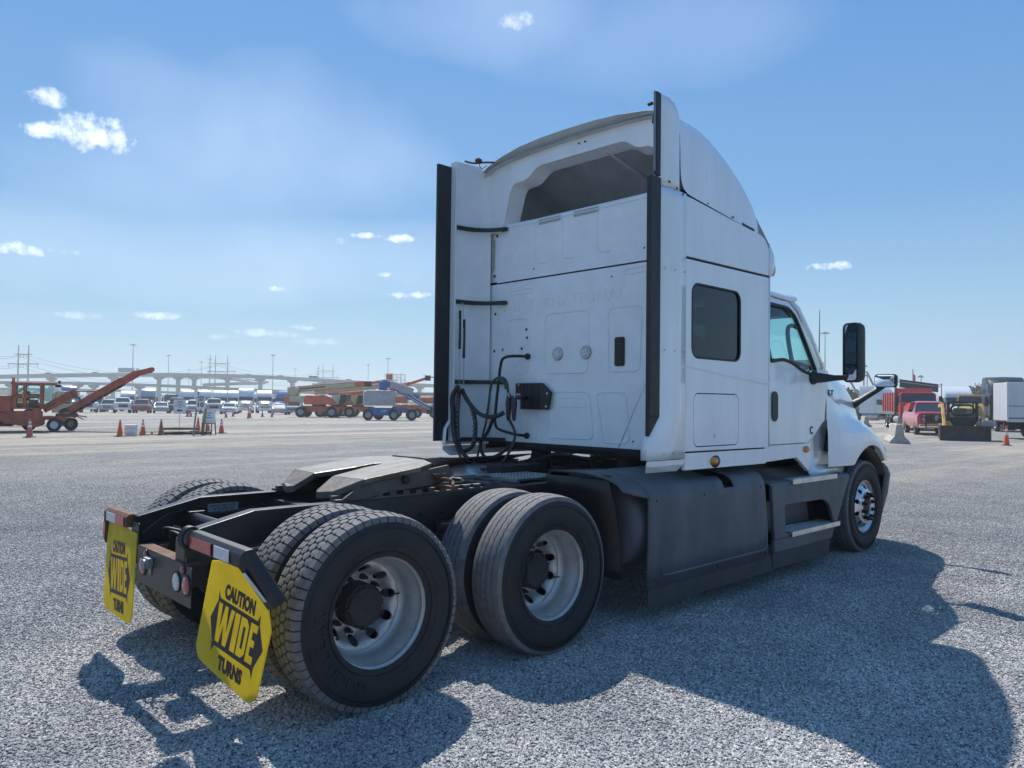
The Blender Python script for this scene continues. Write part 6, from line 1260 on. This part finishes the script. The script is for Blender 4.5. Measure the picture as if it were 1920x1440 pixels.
# red pickup with chrome grille guard
p = G(1739, 46.5); t = car('shiny red pickup with chrome bumper and black grille guard before the dump truck', 'pickup', 'redt', 'pickup', p, TOCAM(p)+.16)
P_('grille_guard', 'black', lambda b: [b.box((2.98,y-.03,.45),(3.05,y+.03,1.25)) for y in (-.55,.55)]+[b.box((2.99,-.85,z),(3.04,.85,z+.05)) for z in (.55,.78,1.05,1.22)], t, bevel=.01)
P_('ram_badge' if 0 else 'grille_emblem', 'chrome', lambda b: (b.box((2.96,-.08,.85),(3.0,.08,1.15)),), t, bevel=.02)
for s in (-1,1): P_('grille_surround', 'chrome', lambda b: b.box((2.88,s*.62-.06,.75),(2.97,s*.62+.06,1.15)), t, bevel=.03)
# skid steer with wide blade
p = G(1802, 38.5); t = thing('skid_steer', 'yellow and black skid steer with a wide dark dozer blade', 'skid steer', p, TOCAM(p)+.10)
P_('blade', 'blade', lambda b: b.loft([[Vector((x,y,z)) for x,z in ((1.75,0),(1.62,.2),(1.58,.45),(1.66,.72),(1.72,.74),(1.66,.45),(1.70,.2),(1.81,.0))] for y in (-1.04,1.04)]), t, fix=True)
P_('blade_edge', 'oldsteel', lambda b: (b.box((1.6,-1.08,0),(1.82,-1.04,.76)), b.box((1.6,1.04,0),(1.82,1.08,.76))), t)
P_('body', 'catyel', lambda b: (b.box((-1.6,-.75,.30),(1.0,.75,.62)), b.prism([(-.55,.55),(.55,.55),(.85,.95),(.6,.95),(.45,.7),(-.45,.7),(-.6,.95),(-.85,.95)],0,.9,1.15)), t, bevel=.03, fix=True)
cb = P_('cab', 'black', lambda b: [b.box(*q) for q in (((-1.0,-.68,1.85),(.7,.68,1.95)),((.55,-.68,.7),(.68,-.55,1.9)),((.55,.55,.7),(.68,.68,1.9)),((-1.0,-.68,.6),(-.9,-.6,1.9)),((-1.0,.60,.6),(-.9,.68,1.9)),((.55,-.62,.6),(.62,.62,1.15)))], t, bevel=.02)
P_('door_glass', 'glassc', lambda b: b.add([(.6,-.56,1.1),(.6,.56,1.1),(.6,.56,1.86),(.6,-.56,1.86)],[(0,1,2,3)]), cb)
P_('door_seal', 'black', lambda b: b.tube([(.62,y,z) for y,z in rrect(-.5,1.25,.5,1.75,.22,5)], .05, n=6, sub=1, closed=True), cb)
P_('seat', 'interior', lambda b: (b.box((-.4,-.3,.6),(.2,.3,1.0)), b.box((-.5,-.3,.9),(-.35,.3,1.6))), cb, bevel=.05)
P_('lift_arm', 'catyel', lambda b: (beam(b,-1.3,1.7,.4,1.75,.18,-.92,-.78), beam(b,.35,1.75,1.45,.55,.22,-.92,-.78), beam(b,.35,1.75,1.45,.55,.20,.78,.92), beam(b,-1.3,1.7,.4,1.75,.18,.78,.92)), t, bevel=.02)
for x in (-.9,.55):
    for y in (-.78,.78): wheel(t, x, y, .40, .30, 'catyel')
P_('hydraulic_valve', 'pole', lambda b: (b.box((1.15,.75,.7),(1.5,1.25,1.0)), b.cyl((1.1,.6,.9),(1.6,.3,.5),.04)), t, bevel=.03)
# box truck at the right edge
p = G(1935, 40); t = thing('box_truck', 'grey white box truck body with two dark rub rails at the right edge', 'box truck', G(1889,40), RZ-.30)
bx = P_('cargo_box', 'box', lambda b: b.box((0,0,.95),(7,2.4,3.0)), t, bevel=.03)
P_('rub_rail', 'black', lambda b: b.box((.05,-.02,1.08),(7,-.005,1.13)), bx); P_('rub_rail', 'pole', lambda b: b.box((.05,-.02,1.72),(7,-.005,1.77)), bx)
P_('corner_post', 'signw', lambda b: b.box((-.03,-.03,.92),(.05,.05,3.03)), bx); P_('bottom_rail', 'signw', lambda b: b.box((0,-.03,.90),(7,.0,.98)), bx)
for i in range(8): P_('side_seam', 'box', lambda b: b.box((.8+i*.8,-.008,1.14),(.82+i*.8,-.004,2.98)), bx)
for x in (1.2,5.6): wheel(t, x, .35, .46, .5, 'alu')
P_('chassis', 'grime', lambda b: (b.box((0,.5,.5),(7,.7,.9)), b.box((0,1.7,.5),(7,1.9,.9)), b.box((.1,.3,.45),(.2,2.1,.8))), t)
# jersey barriers seen end on
for px, d, lab in ((1687,33.5,'tapered concrete barrier seen end on in front of the red pickup'),(1625,62,'small far concrete barrier end beside the truck fender')):
    p = G(px, d); t = thing('concrete_barrier', lab, 'barrier', p, TOCAM(p)+.10, 'concrete barriers')
    P_('barrier_body', 'concrete', lambda b: b.prism([(-.40,0),(-.40,.08),(-.20,.32),(-.12,.85),(.12,.85),(.20,.32),(.42,.08),(.42,0)], 0, -3.0, 0), t, bevel=.02, fix=True)
    P_('lifting_loop', 'rust', lambda b: b.tube([(-.1,-.05,.84),(-.1,-.05,.95),(-.1,.05,.95),(-.1,.05,.84)], .015), t)
# orange water barrier far away
t = thing('plastic_barrier', 'low orange and white plastic barrier beyond the front fender', 'barrier', G(1620,118), RZ); P_('panel', 'orange', lambda b: b.box((-1.6,-.2,0),(.4,.2,.8)), t, bevel=.05); P_('panel', 'signw', lambda b: b.box((.4,-.2,0),(1.4,.2,.8)), t, bevel=.05)
t = thing('banner', 'black mesh advertising banner strung between two poles above the red truck', 'banner', G(1695,66), RZ+.1)
P_('banner_cloth', 'banner', lambda b: b.grid([[Vector((x,0,4.10-.11*(x+.4)-h) ) for x in (-.4,.5,1.4,2.3,3.2)] for h in (0,.70)]), t, solid=.01)
P_('cord', 'black', lambda b: b.cyl((-2.0,0,4.27),(3.6,0,3.66),.02), t); P_('banner_post', 'pole', lambda b: b.cyl((3.5,0,0),(3.5,0,3.8),.04), t)
P_('banner_print', 'sticker', lambda b: [b.box((-.1+i*.27,-.015,3.82-.030*i),(.04+i*.27,-.008,3.92-.030*i)) for i in range(11)], t)
# ---- highway interchange
def deck(name, lab, pts, w, th, cols, colw=1.6, hammer=False, rail=True):
    t = thing(name, lab, 'overpass'); P3 = [G(px, d, z) for px, d, z in pts]
    Q3 = []
    for i in range(len(P3)-1):
        p0, p1, p2, p3 = P3[max(i-1,0)], P3[i], P3[i+1], P3[min(i+2,len(P3)-1)]
        for j in range(8): u = j/8; Q3.append(.5*((2*p1)+(p2-p0)*u+(2*p0-5*p1+4*p2-p3)*u*u+(p3-3*p2+3*p1-p0)*u**3))
    Q3.append(P3[-1]); rows = []
    for i, q in enumerate(Q3):
        dd = (Q3[min(i+1,len(Q3)-1)]-Q3[max(i-1,0)]); dd.z = 0; dd.normalize(); n = Vector((-dd.y,dd.x,0)); U = Vector((0,0,1))
        rows.append([q-n*w/2, q-n*w/2-U*th*.35, q-n*w*.34-U*th*.45, q-n*w*.30-U*th, q+n*w*.30-U*th, q+n*w*.34-U*th*.45, q+n*w/2-U*th*.35, q+n*w/2, q+n*(w/2-.4), q+n*(w/2-.4)-U*.9, q-n*(w/2-.4)-U*.9, q-n*(w/2-.4)])
    b = MB(); b.loft(rows); b.build('deck', 'bridge', t, fix=True)
    for px, d, z in cols:
        q = G(px, d); b = MB(); b.loft([[Vector((q.x+a*k+c_*.0, q.y+c_*k, zz)) for a, c_ in ((-1,-1),(1,-1),(1,1),(-1,1))] for zz, k in ((0,colw/2),(z-th-1.6,colw/2),(z-th,colw/2))])
        o = b.build('pier', 'bridge', t, bevel=.1, fix=True)
        b = MB(); mt_ = Matrix.Translation(q) @ Matrix.Rotation(RZ, 4, 'Z'); hw = w*.24 if hammer else w*.18
        k = len(b.v); b.prism([(-hw*.35,z-th-1.3),(hw*.35,z-th-1.3),(hw,z-th-.55),(hw,z-th),(-hw,z-th),(-hw,z-th-.55)], 1, -colw*.5, colw*.5)
        for i in range(k, len(b.v)): b.v[i] = mt_ @ b.v[i]
        b.build('pier_cap', 'bridge', o, fix=True)
    return t
deck('upper_overpass', 'highest grey concrete overpass crossing the whole skyline on tall piers', [(-120,330,10.6),(0,330,11.6),(130,330,12.6),(290,330,13.3),(400,335,13.4),(480,340,13.3),(600,345,12.2),(700,350,11.2),(830,355,10.4),(1000,360,10)], 9, 1.5, [(97,332,12.2),(212,332,13),(298,332,13.2),(334,332,13.3),(364,332,13.3),(426,338,13.3),(488,341,13.2),(548,343,12.7),(606,346,12),(700,350,11.2),(787,353,10.6)], 1.5, True)
deck('middle_overpass', 'middle concrete overpass running just below the highest one', [(-120,300,8.3),(0,300,8.4),(150,302,8.5),(300,305,8.0),(440,310,7.0),(560,318,6.2),(700,330,5.6),(860,340,5.2)], 8, 1.1, [(20,302,8.4),(146,303,8.5),(176,303,8.4),(262,306,8.2),(520,316,6.5),(680,328,5.8)], 1.3, True)
deck('lower_overpass', 'lowest pale overpass behind the parked semis', [(-120,285,5.5),(60,285,5.6),(250,288,5.4),(360,292,4.8),(480,300,4.2),(620,310,4.0),(840,320,3.6)], 7, .9, [(90,287,5.6),(170,288,5.5),(250,288,5.4),(540,303,4.1)], 1.5)
deck('curved_ramp', 'dark curved ramp bending under the highest overpass', [(300,420,15.2),(390,420,15.0),(440,415,14.0),(475,400,12.4),(487,380,11.6),(470,365,10.8),(430,355,10.2),(380,350,9.4)], 9, 1.4, [], 2)
deck('curved_ramp', 'second dark curved ramp bending behind the orange boom lifts', [(590,430,11.8),(640,428,12.6),(700,420,12.0),(720,400,10.8),(690,385,9.8),(620,380,9.0)], 9, 1.4, [], 2)
for px, d, z, lab, k in ((180,331,13.0,'small dark car crossing the highest overpass on the left','sedan'),(92,330,12.5,'little dark car on the highest overpass above the milling machine','sedan'),(467,339,13.2,'dark car on the highest overpass above the tall white semi','sedan'),(527,342,12.9,'dark car on the highest overpass right of the lamp mast','sedan'),(590,345,12.3,'pale van on the highest overpass above the orange boom','van'),(655,348,11.7,'dark car on the highest overpass just right of the pylon','sedan')):
    p = G(px, d, z-.9); t = car(lab, 'car', 'darkc' if k == 'sedan' else 'whitec', k, p, RZ, 'cars on the overpass')
t = thing('highway_sign', 'large blank back of a highway sign on the highest overpass', 'sign', G(236,331,12.5), RZ); P_('sign_panel', 'pole', lambda b: b.box((-3.5,-.1,1.0),(3.5,.1,3.0)), t); P_('sign_panel', 'pole', lambda b: b.box((4.2,-.1,1.2),(5.8,.1,2.8)), t); P_('post', 'pole', lambda b: (b.cyl((-2,0,-.5),(-2,0,1),.15), b.cyl((2,0,-.5),(2,0,1),.15)), t)
# ---- lamp masts, pylons and their wires
def mast(px, d, h, lab, n=8):
    t = thing('light_mast', lab, 'light mast', G(px,d), 0, 'high light masts')
    P_('pole', 'pole', lambda b: b.cyl((0,0,0),(0,0,h),.32,.16,n=8), t, smooth=True)
    P_('lamp_ring', 'pole', lambda b: (b.cyl((0,0,h-.5),(0,0,h),.5,n=8),), t)
    for i in range(n): a = 2*pi*i/n; P_('lamp_head', 'pole', lambda b: (b.box((1.2*cos(a)-.35,1.2*sin(a)-.35,h-.65),(1.2*cos(a)+.35,1.2*sin(a)+.35,h-.3)), b.cyl((0,0,h-.3),(1.2*cos(a),1.2*sin(a),h-.4),.06,n=4)), t)
for px, d, h, lab in ((248,390,30.2,'tallest light mast, rising above the raised conveyor tip'),(315,480,30,'light mast between the conveyor tip and the arrow notice'),(377,560,30,'light mast just left of the first pylon pair'),(354,700,30,'faint far light mast above the arrow notice'),
                      (511,463,30,'light mast above the blue semi'),(553,660,30,'faint light mast left of the far pylon'),(690,575,30,'light mast left of the raised orange basket'),(727,485,30,'light mast behind the orange basket'),(795,775,30,'faint far light mast close to the truck cab'),
                      (1547,282,30,'tall light mast seen over the cab door, right of the antenna'),(1620,200,13.5,'shorter lamp pole behind the round hood mirror'),(1626,240,12.5,'thin lamp pole right of the shorter lamp pole'),(1727,230,12,'twin headed lamp pole above the red dump truck')): mast(px, d, h, lab, 8 if h > 20 else 2)
def pylon(pxs, d, h, lab):
    t = thing('power_pylon', lab, 'pylon', G(sum(pxs)/len(pxs), d), RZ, 'power pylons'); w = (pxs[-1]-pxs[0])*d/FPX/2
    for px in pxs: x = (px-sum(pxs)/len(pxs))*d/FPX; P_('pole', 'pole', lambda b: b.cyl((x,0,0),(x,0,h),.45,.22,n=8), t, smooth=True)
    if len(pxs) > 1:
        P_('crossarm', 'pole', lambda b: (b.box((-w-1.5,-.2,h*.83),(w+1.5,.2,h*.83+.35)), b.box((-w-4.5,-.2,h*.66),(w+4.5,.2,h*.66+.4))), t)
        P_('insulators', 'pole', lambda b: [b.cyl((x,0,z-1.6),(x,0,z),.10,n=5) for z in (h*.66,h*.83) for x in (-w*.6,0,w*.6)]+[b.cyl((x,0,h*.66-1.6),(x,0,h*.66),.10,n=5) for x in (-w-4,w+4)], t)
    else: P_('crossarm', 'pole', lambda b: [b.box((-1.6,-.15,h-2.5-2.2*i),(1.6,.15,h-2.2-2.2*i)) for i in range(4)], t)
pylon((33,52), 330, 25, 'double pole power pylon at the left above the milling machine'); pylon((403,426), 430, 27, 'double pole power pylon in the middle of the skyline'); pylon((393,), 425, 27, 'single pole pylon touching the middle double one')
pylon((605,624), 560, 29, 'double pole power pylon above the orange boom lifts'); pylon((596,), 555, 28, 'single pole pylon left of the far double one'); pylon((-45,-25), 330, 25, 'power pylon cut by the left edge of the view'); pylon((736,751), 720, 30, 'faint far pylon behind the raised orange basket')
def wire(A, B, sag, lab):
    A, B = Vector(A), Vector(B); b = MB(); b.tube([A.lerp(B, i/14)-Vector((0,0,4*sag*(i/14)*(1-i/14))) for i in range(15)], .085, n=4, sub=1)
    tag(b.build('power_line', 'pole', smooth=True), lab, 'power line', 'power lines between the pylons')
wn = ['topmost','second','third','lowest']
for nm, (pa, da, ha), (pb, db, hb), sg in (('left span',(42,330,25),(414,430,27),7),('middle span',(414,430,27),(614,560,29),5),('right span',(614,560,29),(745,720,30),4),('far left span',(-35,330,25),(42,330,25),1)):
    for i, k in enumerate((.83,.80,.66,.62)): wire(G(pa+(-8 if i%2 else 0),da,ha*k), G(pb+(-8 if i%2 else 0),db,hb*k), sg*(1+.15*(i%2)), wn[i]+' wire of the '+nm+' between the pylons')
# ---- trees
def tree(px, d, h, r, lab, trunk=True, n=1400, name='tree'):
    t = thing(name, lab, 'tree' if name == 'tree' else 'bush', G(px,d), random.uniform(0,6), 'trees beyond the yard'); rnd = random.Random(int(px*7+d))
    if trunk:
        P_('trunk', 'bark', lambda b: (b.cyl((0,0,0),(.1*r,0,h*.75),.045*h,.02*h,n=8),)+tuple(b.cyl((.05*r,0,h*(.45+.07*i)),(r*.6*cos(i*2.2),r*.6*sin(i*2.2),h*(.66+.06*i)),.018*h,.006*h,n=5) for i in range(5)), t, smooth=True)
    cl = [(Vector((rnd.uniform(-.6,.6)*r, rnd.uniform(-.6,.6)*r, h*(rnd.uniform(.58,.90) if trunk else rnd.uniform(.25,.8)))), rnd.uniform(.28,.5)*r) for _ in range(9)]
    b = MB(); ls = .055*r+.12
    for _ in range(n):
        c, rr = cl[rnd.randrange(9)]; v = Vector((rnd.gauss(0,1),rnd.gauss(0,1),rnd.gauss(0,.8))).normalized()*rr*rnd.uniform(.55,1.05); p_ = c+v
        a1 = Vector((rnd.gauss(0,1),rnd.gauss(0,1),rnd.gauss(0,1))).normalized()*ls; a2 = a1.orthogonal().normalized()*ls*.7
        b.add([p_-a1, p_+a2, p_+a1, p_-a2], [(0,1,2,3)])
    b.build('crown', 'leaf', t)
for i, (px, d, h, r, lab) in enumerate(((1582,150,5.0,4.2,'dark tree crown just right of the hood, leftmost of the far trees'),(1603,155,4.6,4,'round dark tree behind the hood mirror arm'),(1628,160,4.8,4.5,'tree behind the round hood mirror'),(1650,165,4.2,4,'tree behind the pale silver semi'),
        (1700,170,5.2,5,'tree behind the banner, left one'),(1722,172,5.0,5,'tree behind the banner, right one'),(1848,175,7.6,4.5,'tall flat topped tree left of the black semi'),(1868,178,6.8,5,'lower wide tree touching the black semi roof'),(1808,180,4.2,5,'low tree behind the yellow truck'))): tree(px, d, h, r, lab)
for px, d, lab in ((1600,135,'dry brown brush left of the silver white semi'),(1625,132,'dry brown brush behind the hood mirror arm'),(1648,130,'dry brush under the trees by the far semi')):
    t = len(COL.objects); tree(px, d, 3.2, 3.4, lab, False, 900, 'bush')
for o in COL.objects:
    if o.name.startswith('crown') and o.parent and o.parent.name.startswith('bush'): o.data.materials[0] = M['brush']
# far hazy tree line along the horizon
rnd = random.Random(11); b = MB(); 
for i in range(9000):
    px = rnd.uniform(-150, 2150); d = rnd.uniform(520, 560) if px < 1500 else rnd.uniform(330,350); h = (5+2.5*sin(px*.021)+1.8*sin(px*.07+1))*(1 if px < 1500 else .9); p_ = G(px, d, rnd.uniform(0,1)**.8*h); a1 = Vector((rnd.gauss(0,1),rnd.gauss(0,1),rnd.gauss(0,1))).normalized()*1.3; a2 = a1.orthogonal().normalized()*1.1
    b.add([p_-a1,p_+a2,p_+a1,p_-a2],[(0,1,2,3)])
o = b.build('distant_trees', 'leaf', stuff=True); o['label'] = 'low hazy line of distant trees along the horizon'; o['category'] = 'trees'
# thin equipment booms far behind the hood mirror
for px, d, a, h, lab in ((1606,140,.9,7.5,'far grey crane boom leaning right behind the hood mirror'),(1640,145,.8,9,'far thin crane boom above the hood mirror'),(1590,138,1.1,6.5,'far pale machine boom next to the dark tree')):
    t = thing('crane_boom', lab, 'crane', G(px,d), RZ); P_('boom', 'pole', lambda b: (b.cyl((2.5,0,1),(-1.5,0,h),.18,n=6), b.cyl((-1.5,0,h),(-2.6,0,h-.3),.12,n=6)), t); P_('base', 'catyel', lambda b: b.box((1.5,-1,0),(4,1,2)), t, bevel=.1)
# flag pole
t = thing('flag_pole', 'flag on a thin pole above the red dump truck cab', 'flag', G(1712,120), RZ); P_('pole', 'pole', lambda b: b.cyl((0,0,0),(0,0,8.2),.07,n=8), t); P_('flag', 'redt', lambda b: b.grid([[Vector((x,.1*sin(x*6),z-.9*x)) for x in (0,.15,.3,.45)] for z in (7.6,6.4)]), t)

# ---- humid air over the yard
b = MB(); b.box((-500,-500,-1),(1350,1350,40)); hzm = bpy.data.materials.new('haze_air'); hzm.use_nodes = True; ht = hzm.node_tree; ht.nodes.clear()
ho = ht.nodes.new('ShaderNodeOutputMaterial'); hv = ht.nodes.new('ShaderNodeVolumePrincipled'); hv.inputs['Color'].default_value = (.90,.97,1,1); hv.inputs['Density'].default_value = .0009; hv.inputs['Anisotropy'].default_value = .3
ht.links.new(hv.outputs[0], ho.inputs['Volume']); o = b.build('haze', hzm, stuff=True); o['label'] = 'thin bluish humid haze over the whole yard'; o['category'] = 'haze'
